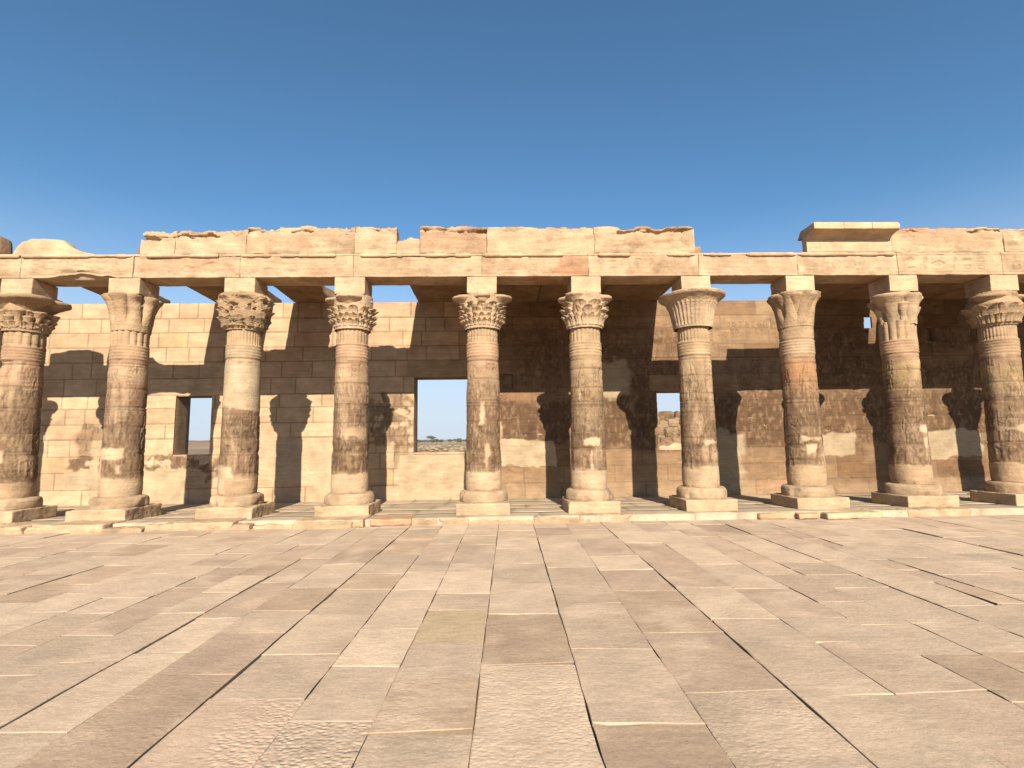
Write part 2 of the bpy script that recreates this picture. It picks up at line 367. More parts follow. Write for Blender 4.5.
            rimc = VV.reshape(-1, 3)[ring]; F.append(np.stack([nx*ny+n+a, nx*ny+a, nx*ny+b, nx*ny+n+b], -1))
            cc = np.tile(col, (nx*ny, 1)).reshape(ny, nx, 3)
            PW = np.stack([WX, WY, 0*WX+3.1*j], -1)
            cc = cc*(.86+.28*fbm(PW, 1.8, 21, 4))[..., None]
            cc = mixc(cc, LIGHT*1.06, .55*sst(.52, .72, fbm(PW, 2.4, 31, 4))); cc = mixc(cc, BR*1.1, .35*sst(.55, .75, fbm(PW, 1.3, 37, 5)))
            cc = mixc(cc, LIGHT*1.05, rimv*.35)
            parts.append((np.concatenate([VV.reshape(-1, 3), low, rimc]), np.concatenate(F), np.concatenate([cc.reshape(-1, 3), np.tile(col*.6, (2*n, 1))])))
            half = sst(.25, .5, 1-U) if (key, ya) == (-.83, 3.22) else (sst(.35, .6, U) if key == -2.0 else 1+0*U)
            peck.append(np.concatenate([(pk*half+0*U).ravel(), np.zeros(2*n)]))
    o = build('courtyard_pavement', parts, M_pave, attrs={'Peck': np.concatenate(peck)}); tag(o, kind='structure')
paving()

# ------------------------------------------------------------------ portico floor and kerb (setting)
def portico_floor():
    rng = random.Random(8); parts = []; peck = []
    y0 = -.97; rows = [(-.97, -.1), (-.1, .75), (.75, 1.6), (1.6, 2.6), (2.6, 3.62)]
    for ya, yc in rows:
        x = -17.
        while x < 19:
            wd = rng.uniform(.8, 1.7)
            zt = lambda yy: .128-.106*np.clip((yy+.6)/4.1, 0, 1)
            U, V = np.meshgrid(np.linspace(0, 1, 7), np.linspace(0, 1, 6)); X = x+.004+U*(wd-.008); Y = ya+.004+V*(yc-ya-.008)
            P = np.stack([X, Y, 0*X], -1)
            Z = zt(Y)+rng.uniform(-.006, .006)+(fbm(P, 2., 5, 3)-.5)*.014
            col = np.array([.55, .43, .30])*rng.uniform(.86, 1.08)
            idx = np.arange(42).reshape(6, 7); ring = np.concatenate([idx[0, :], idx[1:, -1], idx[-1, -2::-1], idx[-2:0:-1, 0]])
            VV = np.stack([X, Y, Z], -1).reshape(-1, 3); low = VV[ring].copy(); low[:, 2] -= .3; n = len(ring); a = np.arange(n); b = (a+1) % n
            F = np.concatenate([grid_quads(7, 6), np.stack([ring[a], 42+a, 42+b, ring[b]], -1)])
            cc = np.tile(col, (42+n, 1))*(.85+.3*fbm(np.concatenate([VV, low]), 1.5, 3, 3))[:, None]
            parts.append((np.concatenate([VV, low]), F, cc)); peck.append(np.zeros(42+n)); x += wd
    o = build('portico_floor', parts, M_pave, attrs={'Peck': np.concatenate(peck)}); tag(o, kind='structure')
portico_floor()
def kerb():
    rng = random.Random(3); parts = []
    x = -16.5
    while x < 19:
        wd = rng.uniform(.5, 1.5)
        f = np.interp(x+wd/2, [-12, -9, -3.4, -2.9, -.3, 4, 5.2, 6.4, 7.5, 10], [-1.25, -1.19, -1.17, -1.0, -.97, -.9, -.93, -1.03, -1.0, -.95])
        skip = (-2.95 < x+wd/2 < -2.05) or (5.3 < x+wd*.5 < 7.6)
        if not skip:
            parts += block(x+.006, x+wd-.006, f+rng.uniform(-.07, .05), -.55, -.1, .115+rng.uniform(-.05, .025), res=.035, r=.03, amp=.042, seed=rng.randrange(999), chip=.16, color=(.5*PALE+.5*TAN)*rng.uniform(.80, 1.08), ns=4.5)
        x += wd
    o = build('kerb', parts, M_stone); tag(o, kind='structure')
kerb()
def loose(name, box, rz, label, cat, seed, color=PALE, **kw):
    x0, x1, y0, y1, z0, z1 = box; c = ((x0+x1)/2, (y0+y1)/2, z0)
    o = build(name, block(x0-c[0], x1-c[0], y0-c[1], y1-c[1], 0, z1-z0, res=.05, r=kw.get('r', .025), amp=kw.get('amp', .015), seed=seed, chip=kw.get('chip', .05), color=color, org=c, ns=4), M_stone)
    o.location = c; o.rotation_euler = (kw.get('rx', 0), kw.get('ry', 0), rz); tag(o, label, cat, kw.get('group')); return o
loose('step_block', (-2.93, -2.10, -1.06, -.30, .003, .14), .01, 'low pinkish step block at the kerb, just right of the fourth column', 'stone block', 41, color=PINK*1.12)
loose('kerb_stone', (6.33, 7.52, -1.19, -.62, .003, .125), .04, 'long pale loose kerb stone in front of the column with the orange drum', 'stone block', 42, color=PALE*1.08, group='loose kerb stones before the eighth column', amp=.01)
loose('kerb_stone', (5.80, 6.24, -1.15, -.60, .003, .12), -.05, 'short wedge-shaped kerb stone between two dark gaps, before the orange-drummed column', 'stone block', 43, color=TAN*1.1, group='loose kerb stones before the eighth column')
loose('kerb_stone', (5.00, 5.74, -1.06, -.60, .003, .125), .0, 'rough kerb stone just left of the short wedge-shaped one', 'stone block', 44, color=TAN*1.12, group='loose kerb stones before the eighth column')

# ------------------------------------------------------------------ back wall
WY, WTOP = 3.527, 5.851
OPEN = {'A': (-9.64, -8.61, 1.40, 3.10), 'B': (-2.78, -.78, 1.37, 3.59), 'C': (4.41, 5.44, 1.36, 3.10)}
HOLE = (10.90, 11.14, 4.97, 5.31); HOLE_BACK = (10.895, 11.85, 4.93, 5.62); NICHE = [(-.16, .14, 3.21, 3.66), (12.83, 13.10, 4.55, 4.99)]
def back_wall():
    rng = random.Random(21)
    root = empty('back_wall', (0, WY, 0), 'long sandstone back wall with window openings, behind the row of columns', 'wall')
    X0, X1 = -17., 19.; res = .022
    xs = np.arange(X0, X1, res); zs = np.arange(-.1, WTOP+res*.5, res); zs[-1] = WTOP
    for (a, b, c, d) in list(OPEN.values())+[HOLE]+NICHE:      # snap grid lines to the edges of openings
        for e in (a, b): xs[np.argmin(abs(xs-e))] = e
        for e in (c, d): zs[np.argmin(abs(zs-e))] = e
    X, Z = np.meshgrid(xs, zs); P = np.stack([X, 0*X, Z], -1)
    Pw = np.stack([X*.5, 0*X, Z*1.3], -1)
    courses = [-.2, .45, .93, 1.385, 1.867, 2.295, 2.741, 3.131, 3.611, 4.095, 4.53, 4.963, 5.39, 6.0]
    C = np.zeros(X.shape+(3,)); D = np.zeros_like(X); J = np.zeros_like(X)
    newz = 1-sst(-1.6, -1.2, X+.3*(fbm(P, 1., 77, 2)-.5)+.5*(Z < 3))
    jit = (fbm(P, 2.2, 61, 3)-.5)*.03; jit2 = (fbm(P, 2.2, 65, 3)-.5)*.03
    for k in range(len(courses)-1):
        za, zb = courses[k], courses[k+1]
        rows = (zs >= za) & (zs < zb)
        x = X0-rng.random()
        while x < X1:
            wd = rng.uniform(.45, 1.25) if x < -1.5 else rng.uniform(.7, 1.7)
            cols = (xs >= x) & (xs < x+wd)
            q = rng.random()
            if x < -1.5:
                tone = PALE*rng.uniform(.95, 1.08)
                if q < .08: tone = .5*PALE+.5*OCHRE*rng.uniform(.9, 1.05)
                elif q < .20: tone = .55*PALE+.45*PINK*1.1
                elif q < .32: tone = .5*PALE+.5*TAN*1.02
            else:
                tone = TAN*rng.uniform(.86, 1.02)
                if q < .2: tone = BROWN*1.15
                elif q < .3: tone = PINK*1.0
            ix = np.ix_(rows, cols); C[ix] = tone; D[ix] = rng.uniform(-.006, .006)
            dx = np.minimum(np.abs(xs[cols]-x), np.abs(xs[cols]-x-wd)); dz = np.minimum(np.abs(zs[rows]-za), np.abs(zs[rows]-zb))
            J[ix] = np.maximum(1-sst(.006, .026, np.minimum(dx[None, :], dz[:, None])), J[ix])
            x += wd
    # strata and bleaching inside the blocks
    C = C*(.88+.24*fbm(np.stack([X*.6, 0*X, Z*5+.3*X], -1), 1.6, 5, 4))[..., None]
    C = mixc(C, PINK*1.1, .5*sst(.56, .72, fbm(np.stack([X*.5, 0*X, Z*2.2], -1), 1.1, 15, 4))*(X < -1))
    # old wall on the right is browner
    old = sst(-1.6, .2, X)
    C = C*(1-(.36-.14*sst(5.2, 5.8, X)*(1-sst(8, 9, X))*sst(3.2, 3.8, Z))[..., None]*old[..., None]*np.array([.85, 1.0, 1.1]))
    C = C*(1-.15*sst(8., 10.5, X))[..., None]
    # brown surface varnish on the lower wall
    n = fbm(Pw, 1.3, 81, 5); n2 = fbm(P, 5., 83, 4)
    v = np.zeros_like(X)
    band = sst(1.30, 1.55, Z+.5*(n-.5))*(1-sst(2.75, 3.25, Z+.8*(n-.5)))
    v = np.maximum(v, band*sst(-1.3, -.9, X)*sst(.18, .36, n2*.5+n*.5)*(.90-.15*sst(8, 9.5, X)))
    v = np.maximum(v, .55*sst(2.9, 3.3, Z)*(1-sst(4.6, 5.4, Z+.6*(n-.5)))*sst(-1., 1., X)*sst(.30, .5, n)*(1-.6*sst(5.0, 5.3, X)*(1-sst(8, 8.4, X))))
    def patch(x0, x1, z0, z1, soft=.12, seed=1):
        d = np.minimum(np.minimum(X-x0, x1-X), np.minimum(Z-z0, z1-Z))
        return sst(-soft*.25, soft*.25, d+(soft*1.5+.12)*(fbm(P, 3., seed, 5)-.5))
    v = np.maximum(v, .82*patch(-12.6, -10.4, .98, 1.38, .25, 3)*sst(.40, .55, n2))
    v = np.maximum(v, .55*patch(-12.3, -10.95, 1.4, 2.35, .4, 4)); v = np.maximum(v, .75*patch(-10.4, -8.62, .96, 1.36, .2, 5)*sst(.36, .5, n2))
    v = np.maximum(v, .75*patch(-8.6, -7.6, .7, 1.40, .3, 6)*sst(.36, .5, n2))
    v = np.maximum(v, .62*patch(-4.2, -2.8, 1.55, 3.1, .3, 7)*sst(.36, .5, n2)); v = np.maximum(v, .5*patch(-3.3, -2.9, 1.0, 1.55, .1, 9))
    C = mixc(C, DARK*1.15, np.clip(v*1.0, 0, .94))
    # repair plaster
    pl = np.zeros_like(X)
    for q in ((-12.6, -10.9, .50, .94, .05, 11), (-11.9, -11.0, 1.38, 1.86, .25, 12), (-10.6, -9.25, .0, .94, .12, 13), (-7.3, -5.75, .62, 1.86, .12, 14), (-5.7, -4.3, .3, 1.5, .3, 15), (-3.2, -1.15, .05, 1.35, .1, 16), 
              (-.75, 1.35, .95, 1.72, .08, 18), (-.68, -.2, 1.7, 2.62, .25, 19), (6.0, 6.85, .1, 1.75, .35, 20), (6.1, 6.5, 1.2, 1.9, .3, 24), (9.1, 10.3, 1.12, 1.78, .12, 21), (12.5, 14.2, 1.0, 1.85, .1, 22), (2.2, 3.6, 3.0, 4.0, .4, 23), (15, 17, .9, 2, .2, 25)):
        pl = np.maximum(pl, patch(*q))
    C = C*(1-pl[..., None]*.95)+(PLASTER*(.98-.14*sst(-1., 6., X))[..., None]*(.88+.24*fbm(P, 1.4, 87, 4))[..., None])*(pl*.95)[..., None]; J = J*(1-pl*.95); D = D*(1-pl)
    C = mixc(C, PALE*.98, .4*(1-sst(.1, .6, Z+.5*(n-.5)))*(1-pl))
    # carving on the old wall
    cv = Canvas(X0, X1, -.1, WTOP, res); r2 = random.Random(4)
    scene_band(cv, r2, -4.1, -2.85, 1.6, 2.72, .010)
    for z0, z1 in ((1.42, 2.27), (2.33, 3.10), (3.25, 4.1), (4.2, 5.0)): scene_band(cv, r2, -.7, 18.5, z0, z1, .011)
    for z_ in (5.1,): text_row(cv, r2, -.5, 18, z_, .2, -.008)
    er = sst(.30, .5, fbm(P, 1.1, 40, 4))
    R = cv.a*(1-pl)*er
    joint_dark = np.where(X < -1.4, .6, .42)
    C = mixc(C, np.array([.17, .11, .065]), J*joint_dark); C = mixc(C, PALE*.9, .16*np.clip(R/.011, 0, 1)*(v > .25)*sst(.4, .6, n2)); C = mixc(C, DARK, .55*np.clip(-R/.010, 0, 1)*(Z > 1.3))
    streak = fbm(np.stack([X*2.2, 0*X, Z*1.1], -1), 6.5, 71, 4); C = mixc(C, PALE*.85, .26*sst(.54, .70, streak)*sst(.2, .5, v)*(1-pl)); C = mixc(C, DARK, .5*sst(.56, .70, fbm(P*np.array([1.6, 1, .8]), 6., 73, 3))*sst(.2, .5, v)*(1-pl))
    Yd = -D-R+.010*J+(fbm(P, 2.5, 91, 4)-.5)*.022*(1-.6*pl)+.004*pl
    Yd = Yd+.035*sst(.62, .8, fbm(P, 2.2, 95, 4))*(1-pl)*old
    V = np.stack([X, Yd, Z], -1)
    F = grid_quads(len(xs), len(zs)); cx = .5*(xs[:-1]+xs[1:]); cz = .5*(zs[:-1]+zs[1:]); CX, CZ = np.meshgrid(cx, cz)
    keep = np.ones(CX.shape, bool)
    for a, b, c, d in list(OPEN.values())+[HOLE]+NICHE: keep &= ~((CX > a) & (CX < b) & (CZ > c) & (CZ < d))
    F = F[keep.ravel()]
    parts = [(V, F, C)]
    # body behind the face, split round the openings
    T = .75; yb = .045
    reg = [(X0, -9.64), (-8.61, -2.78), (-.78, 4.41), (5.44, 10.90), (11.14, X1)]
    def body(a, b, c, d, y0=yb, y1=T, col=TAN*.9): parts.extend(block(a, b, y0, y1, c, d, res=.3, r=.004, amp=.0, seed=2, color=col, org=(0, WY, 0)))
    cuts = sorted({X0, X1}|{e for q in OPEN.values() for e in q[:2]}|set(HOLE_BACK[:2])|{e for q in NICHE for e in q[:2]})
    for a, b in zip(cuts[:-1], cuts[1:]):
        m = (a+b)/2; hit = [q for q in list(OPEN.values())+[HOLE_BACK] if q[0] < m < q[1]]; nic = [q for q in NICHE if q[0] < m < q[1]]
        if hit: q = hit[0]; body(a, b, -.1, q[2]-.002); body(a, b, q[3]+.002, WTOP-.003)
        elif nic: q = nic[0]; body(a, b, -.1, q[2]); body(a, b, q[3], WTOP-.003); body(a+.001, b-.001, q[2]+.001, q[3]-.001, .22, T)
        else: body(a, b, -.1, WTOP-.003)
    # the reveals: pieces from the face back to the body
    for a, b, c, d in list(OPEN.values())+[HOLE]+NICHE:
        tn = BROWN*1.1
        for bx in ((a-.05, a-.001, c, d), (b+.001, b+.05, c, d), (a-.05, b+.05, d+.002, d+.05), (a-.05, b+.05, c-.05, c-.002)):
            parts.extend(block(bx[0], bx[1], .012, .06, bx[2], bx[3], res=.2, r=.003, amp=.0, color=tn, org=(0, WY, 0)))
    build('stone_face', parts, M_wall, root)
    # lintels, sills
    def lint(a, b, c, d, nm, y0, seed, col): build(nm, block(a, b, y0, .40, c, d, res=.05, r=.012, amp=.006, seed=seed, color=col, org=(0, WY, 0)), M_stone, root)
    lint(-9.95, -8.3, 3.115, 3.58, 'lintel', -.006, 3, PALE*.97); lint(-3.0, -.55, 3.605, 4.07, 'lintel', -.012, 4, TAN*.9); lint(4.2, 5.7, 3.115, 3.58, 'lintel', -.008, 5, BROWN*1.05)
    lint(-2.775, -.785, 1.33, 1.385, 'window_sill', -.018, 6, PALE); lint(-9.635, -8.615, 1.36, 1.412, 'window_sill', -.004, 7, TAN)
    # broken infill at the foot of the right-hand window
    def slope(Q, face):
        t = np.clip((Q[..., 0]-4.41)/1.03, 0, 1); Q[..., 2] = np.where(Q[..., 2] > 1.3, Q[..., 2]+.02+.20*t+.03*np.sin(t*17), Q[..., 2]); return Q
    build('broken_sill', block(4.412, 5.438, .02, .6, 1.2, 1.42, res=.05, r=.02, amp=.02, seed=8, color=PALE, org=(0, WY, 0), deform=slope), M_stone, root)
    return root
back_wall()

# ------------------------------------------------------------------ columns
ZP, ZS, ZR, ZN = .128, .602, 3.557, 4.226      # plinth foot, shaft foot, foot of the ring band, neck
R0, R1 = .402, .358
def shaft(root, rng, spec, seed):
    nt_ = 168; th = np.linspace(0, 2*pi, nt_, endpoint=False)-pi/2
    zs = np.concatenate([np.arange(ZS, ZR-.05, .021), np.linspace(ZR-.05, ZN+.1, 52)])
    TH, Z = np.meshgrid(th, zs); t = np.clip((Z-ZS)/(ZR-ZS), 0, 1)
    R = R0+(R1-R0)*t**.8; R = np.where(Z < ZS+.25, R-.018*(1-(Z-ZS)/.25)**2, R)
    ox, oy = root.location.x, root.location.y
    s = (TH+pi/2); s = np.where(s > pi, s-2*pi, s)*.38       # arc position, 0 at the front
    P = np.stack([ox+R*np.cos(TH), oy+R*np.sin(TH), Z], -1)
    # five rings then the bound stems
    zr1 = spec.get('ztop_rings', ZR+.335); k = (Z-ZR)/(zr1-ZR)
    ring = (k > 0) & (k < 1)
    R = R+np.where(ring, .020*np.abs(np.sin(np.clip(k, 0, 1)*5*pi))**.6-.004, 0)
    ns = spec['stems']
    if ns:
        stem = Z >= zr1; amp = .035 if ns < 18 else .020
        R = np.where(stem, R-.028+amp*np.abs(np.cos((TH+pi/2)*ns/2+spec.get('ph', 0)))**.7, R)
    # drums
    dz = [ZS+.02]; cs = []
    while dz[-1] < ZR: dz.append(dz[-1]+rng.uniform(.36, .56))
    J = np.zeros_like(Z); C = np.zeros(Z.shape+(3,)); C[:] = TAN
    for a, b in zip(dz[:-1], dz[1:]):
        q = rng.random(); tone = TAN*rng.uniform(.9, 1.06)
        if q < .18: tone = PINK*rng.uniform(.9, 1.05)
        elif q < .30: tone = PALE*.95
        m = (Z >= a) & (Z < b); C[m] = tone
        J = np.maximum(J, 1-sst(.004, .022, np.abs(Z-b)))
    vj = np.zeros_like(Z)
    C = C*(.74+.46*fbm(np.stack([P[..., 0], P[..., 1], P[..., 2]*3], -1), 2.0, seed, 5))[..., None]
    n = fbm(P, 1.7, seed+3, 5); n2 = fbm(P, 6., seed+4, 4)
    for (z0, z1, tone, amt) in spec.get('zones', ()):
        m = sst(z0-.03, z0+.03, Z+.12*(n2-.5))*(1-sst(z1-.03, z1+.03, Z+.12*(n2-.5)))*amt; C = mixc(C, np.array(tone), m)
    # relief
    cv = Canvas(-1.25, 1.25, ZS, ZN, .0125); r2 = random.Random(seed)
    zz = ZS+.5
    for zt_, hh in spec.get('bands', ((1.02, .42), (1.5, .95), (2.52, .95))):
        if hh > .6: scene_band(cv, r2, -1.25, 1.25, zt_, zt_+hh, .012)
        else:
            x = -1.2
            while x < 1.2: glyph(cv, r2.choice([0, 10, 9, 5]), x, zt_+hh/2, hh, .012); x += .13
    R_ = cv.sample(s, Z)
    smooth = np.zeros_like(Z)
    for (z0, z1, s0, s1, tone, seed2) in spec.get('plaster', ()):
        d = np.minimum(np.minimum(s-s0, s1-s), np.minimum(Z-z0, z1-Z)); m = sst(-.03, .03, d+.22*(fbm(P, 4., seed2, 4)-.5)); smooth = np.maximum(smooth, m)
        C = mixc(C, np.array(tone), m*.97)
    er = sst(.28, .5, fbm(P, 2.3, seed+40, 4)); R_ = R_*(1-smooth)*er*(Z < ZR-.05)
    dark = np.zeros_like(Z)
    for (z0, z1, amt) in spec.get('dark', ()):
        m = sst(z0-.1, z0+.1, Z+.35*(n-.5)*1.2)*(1-sst(z1-.25, z1+.25, Z+.8*(n-.5)))
        dark = np.maximum(dark, m*amt*sst(.30, .50, .5*n+.5*n2))
    dark = np.maximum(dark, .66*sst(.95, 1.1, Z+.2*(n-.5))*(1-sst(2.2, 3.5, Z+.5*(n-.5)))*(spec.get('stain', 1)))
    dark = dark*(1-smooth); C = mixc(C, DARK*1.1, dark)
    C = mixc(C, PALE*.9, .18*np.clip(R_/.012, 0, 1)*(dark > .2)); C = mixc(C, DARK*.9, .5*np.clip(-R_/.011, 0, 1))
    C = mixc(C, DARK, .5*sst(.50, .66, fbm(np.stack([s*3., TH*0, Z*1.6], -1), 8., seed+12, 4))*sst(.15, .4, dark)*(1-smooth)); C = mixc(C, PALE*.85, .28*sst(.55, .68, fbm(np.stack([s*3.4, TH*0, Z*1.1], -1), 8., seed+14, 4))*sst(.15, .4, dark)*(1-smooth))
    drip = sst(.60, .72, fbm(np.stack([s*2.2, 0*s, Z*.35], -1), 2.2, seed+9, 3))*sst(.9, 1.3, Z)*(Z < ZR); C = mixc(C, PALE, .35*drip)
    C = mixc(C, np.array([.20, .125, .075]), J*.62*(1-smooth))
    if ns: C = np.where((Z >= zr1)[..., None], TAN*(.85+.3*n[..., None]), C)
    C = mixc(C, np.array(spec.get('ringtone', TAN)), ring*.7)
    R = R+R_-.010*J*(1-smooth)+(fbm(P, 3., seed+6, 4)-.5)*.030*(1-.6*smooth)+.006*smooth
    R = R-.05*sst(.66, .82, fbm(P, 2.6, seed+8, 4))*(1-smooth)*(Z < ZR)
    V = np.stack([R*np.cos(TH), R*np.sin(TH), Z-ZP], -1)
    return build('shaft', [(V, grid_quads(nt_, len(zs), wrap=True), C)], M_stone, root)
def revolve(prof, n=64, rf=None):
    """prof [(r,z)], rf(theta,z,r)->r"""
    pr = np.array(prof); th = np.linspace(0, 2*pi, n, endpoint=False)-pi/2
    TH, Zi = np.meshgrid(th, np.arange(len(pr))); R = pr[:, 0][Zi]; Z = pr[:, 1][Zi]
    if rf is not None: R = rf(TH, Z, R)
    return TH, Z, R, grid_quads(n, len(pr), wrap=True)
def rough(V, seed, amp, org, sc=9.):
    Wp = V+np.array(org); nz = np.stack([fbm(Wp, sc, seed+k, 3)-.5 for k in (1, 2, 3)], -1); return V+nz*2*amp
def umbel(root_cap, org, phi, r0, r1, z0, z1, rb, rl, seed, tone, lip=.05, broken=0., ribs=0, squash=1.):
    """open papyrus head, growing outward at azimuth phi"""
    t = np.concatenate([np.linspace(0, 1, 22), [1.0, 1.0, 1.0, 1.0]])
    prof_r = rb+(rl-rb)*np.clip(t, 0, 1)**2.6
    z = z0+(z1-z0)*np.clip(t, 0, 1)
    ce = r0+(r1-r0)*np.clip(t, 0, 1)**1.3
    z[-4] = z1+lip*.5; z[-3] = z1+lip; z[-2] = z1+lip*1.1; z[-1] = z1+lip*1.1
    prof_r[-4] = rl*1.015; prof_r[-3] = rl*.985; prof_r[-2] = rl*.8; prof_r[-1] = .0
    n = 44; a = np.linspace(0, 2*pi, n, endpoint=False); A, I = np.meshgrid(a, np.arange(len(t)))
    R = prof_r[I]; Z = z[I]; Ce = ce[I]
    if ribs: R = R*(1+.035*np.cos(A*ribs)*(I < 22))
    if broken:
        P = np.stack([np.cos(A)*.3+phi*3, np.sin(A)*.3, 0*A+seed], -1); k = fbm(P, 3.1, seed, 3)
        T = np.clip(t[I], 0, 1); cut = 1-broken*(.6+.8*k)*sst(.35, 1., T); R = R*np.clip(cut, .3, 1); Z = Z-(k*broken*.12)*sst(.8, 1., T)
    lx = Ce+R*np.cos(A); ly = R*np.sin(A)*squash
    V = np.stack([lx*cos(phi)-ly*sin(phi), lx*sin(phi)+ly*cos(phi), Z-ZP], -1)
    V = rough(V, seed, .010, org); V = rough(V, seed+9, .010, org, 24.)
    C = np.tile(np.array(tone), A.shape+(1,))*(.82+.36*fbm(V+np.array(org), 5., seed, 4))[..., None]
    if broken: C = mixc(C, PINK*.85, .5*(I > 18)*broken)
    return build('umbel', [(V, grid_quads(n, len(t), wrap=True), C)], M_stone, root_cap)
def capital(root, spec, seed):
    org = np.array(root.location); kind = spec['cap']; tone = np.array(spec.get('captone', TAN*1.05))*.92
    rng = random.Random(seed); top = spec.get('captop', 5.0)
    n = 264; nz_ = 160
    z = np.linspace(ZN-.02, top, nz_); th = np.linspace(0, 2*pi, n, endpoint=False)-pi/2
    TH, Z = np.meshgrid(th, z); u = (Z-ZN)/(top-ZN); R = np.full_like(Z, .40)
    kids = []
    def tiers(R, lst):
        for (za, h, rad, fl, cnt, ph) in lst:
            f = np.mod(cnt*(TH+pi/2)/(2*pi)+ph, 1.0); e = np.abs(2*f-1); hl = h*(1-.40*e**2.5); q = (Z-za)/h
            inside = (Z >= za) & (Z < za+hl); rr = rad-.01+fl*1.7*np.clip(q, 0, 1)**2.5+.025*(1-e**2)-.07*(e > .84)-.02*(e < .10)
            R = np.where(inside, np.maximum(R, rr), R)
        return R
    if kind == 'bell':            # one round open bell with ribs
        pts = [(0, .43), (.12, .44), (.5, .50), (.72, .56), (.80, .62), (.90, .735), (.95, .755), (.985, .75), (1., .70)]
        R = np.interp(u, [p[0] for p in pts], [p[1] for p in pts])
        rb = np.abs(np.cos((TH+pi/2)*17)); R = R+.022*(rb**1.5-.5)*(u < .74)*(u > .03)
        R = np.where((u > .66) & (u < .74), R+.012*np.abs(np.cos((TH)*34)), R)
    elif kind == 'lobes':         # eight tall lobes
        pts = [(0, .375), (.1, .385), (.55, .44), (.78, .50), (.9, .565), (.955, .585), (1., .54)]
        R = np.interp(u, [p[0] for p in pts], [p[1] for p in pts])
        lb = np.abs(np.cos((TH+pi/2)*4+spec.get('ph', 0))); R = R-.115*(1-lb**.55)*sst(.05, .5, u)
        R = R+.012*np.cos((TH)*spec.get('fine', 0))*(u < .8) if spec.get('fine') else R
    elif kind == 'tiers':
        R = np.interp(u, [0, .1, .5, .8, 1.], [.40, .405, .42, .43, .43])*spec.get('core', 1.)
        R = tiers(R, spec['tiers'])
    elif kind == 'eroded':
        R = np.interp(u, [0, .08, .3, .7, .9, 1.], [.40, .46, .54, .57, .60, .50])
        R = tiers(R, [(4.28, .22, .47, .06, 14, 0), (4.46, .24, .50, .07, 10, .5), (4.66, .26, .50, .09, 8, 0)])
        P = np.stack([np.cos(TH)*.5, np.sin(TH)*.5, Z], -1)
        R = R-.03-.12*sst(.52, .74, fbm(P, 5.5, seed, 4))+.04*fbm(P, 12., seed+2, 3)
    elif kind == 'broken':
        R = np.interp(u, [0, .1, .35, .62, .80, 1.], [.38, .42, .50, .56, .47, .46])
        R = tiers(R, [(4.26, .20, .44, .05, 16, 0), (4.44, .24, .49, .09, 10, .5)])
        front = np.exp(-((TH+pi/2-.35+pi) % (2*pi)-pi)**2/.35)
        R = R*(1-front*.16*(u > .5))
    R = np.minimum(R, .80)
    x, y = R*np.cos(TH), R*np.sin(TH); V = np.stack([x, y, Z-ZP], -1)
    V = rough(V, seed, .005, org, 7.); V = rough(V, seed+5, .006, org, 30.)
    if spec.get('brk'):           # bite out of one side
        a0, dep = spec['brk']; wv = np.exp(-(((TH-a0+pi) % (2*pi)-pi)/.55)**2)*sst(.45, .95, u)*dep*(.6+.8*fbm(V+org, 4., seed, 3)); V[..., 0] -= wv*np.cos(TH); V[..., 1] -= wv*np.sin(TH)
    cap_top = np.array([[0, 0, top-ZP]])
    C = np.tile(tone, TH.shape+(1,))*(.80+.40*fbm(V+org, 4., seed+8, 4))[..., None]
    Vf = np.concatenate([V.reshape(-1, 3), np.stack([.3*np.cos(th), .3*np.sin(th), 0*th+top-ZP+.01], -1), np.stack([.01*np.cos(th), .01*np.sin(th), 0*th+top-ZP+.01], -1)])
    Cf = np.concatenate([C.reshape(-1, 3), np.tile(tone, (2*n, 1))])
    co = build('capital', [(Vf, grid_quads(n, nz_+2, wrap=True), Cf)], M_stone, root)
    for k in spec.get('umbels', ()):
        umbel(co, org, seed=rng.randrange(9999), tone=tone*rng.uniform(.95, 1.05), **k)
    return co
def column(x, label, spec, seed, y=0):
    root = empty('column', (x, 0, ZP), label, 'column', 'columns of the portico'); rng = random.Random(seed)
    pw = spec.get('plinth', .56)
    build('plinth', block(-pw+spec.get('pdx', 0), pw+spec.get('pdx', 0), -pw-.01, pw, -.03 if not spec.get('low') else -.13, .238, res=.04, r=.02, amp=spec.get('pamp', .014), seed=seed, chip=spec.get('pchip', .05), color=PALE*spec.get('ptone', .92), org=root.location, ns=4), M_stone, root)
    if spec.get('foot'):
        fx0, fx1, fy = spec['foot']; build('footing', block(fx0, fx1, fy, -.50, -.14, .03, res=.04, r=.025, amp=.025, seed=seed+5, chip=.09, color=PALE*.97, org=root.location, ns=4), M_stone, root)
    pr = [(.30, .225), (.52, .225), (.532, .245), (.536, .29), (.536, .34), (.532, .39), (.522, .43), (.495, .458), (.45, .471), (.38, .476), (.30, .478)]
    TH, Z, R, F = revolve(pr, 96); V = np.stack([R*np.cos(TH), R*np.sin(TH), Z], -1); V = rough(V, seed+50, .016, root.location, 4.); V = rough(V, seed+51, .006, root.location, 18.)
    bite = sst(.58, .75, fbm(V+np.array(root.location), 3., seed+77, 3)); V[..., 0] *= 1-.10*bite; V[..., 1] *= 1-.10*bite
    C = np.tile(PALE*.86, V.shape[:-1]+(1,))*(.72+.5*fbm(V+np.array(root.location), 3.5, seed+52, 5))[..., None]; C = mixc(C, BROWN*1.05, .55*sst(.50, .66, fbm(V+np.array(root.location), 4., seed+53, 5)))
    build('base', [(V, F, C)], M_stone, root)
    shaft(root, rng, spec, seed); capital(root, spec, seed+100)
    aw = spec.get('abacus', .335); top = spec.get('captop', 5.0)
    build('abacus', block(-aw, aw, -.33, .36, top-ZP+.004, 5.386-ZP, res=.04, r=.010, amp=.008, seed=seed+60, chip=.03, color=PALE*1.0, org=root.location), M_stone, root)
    return root
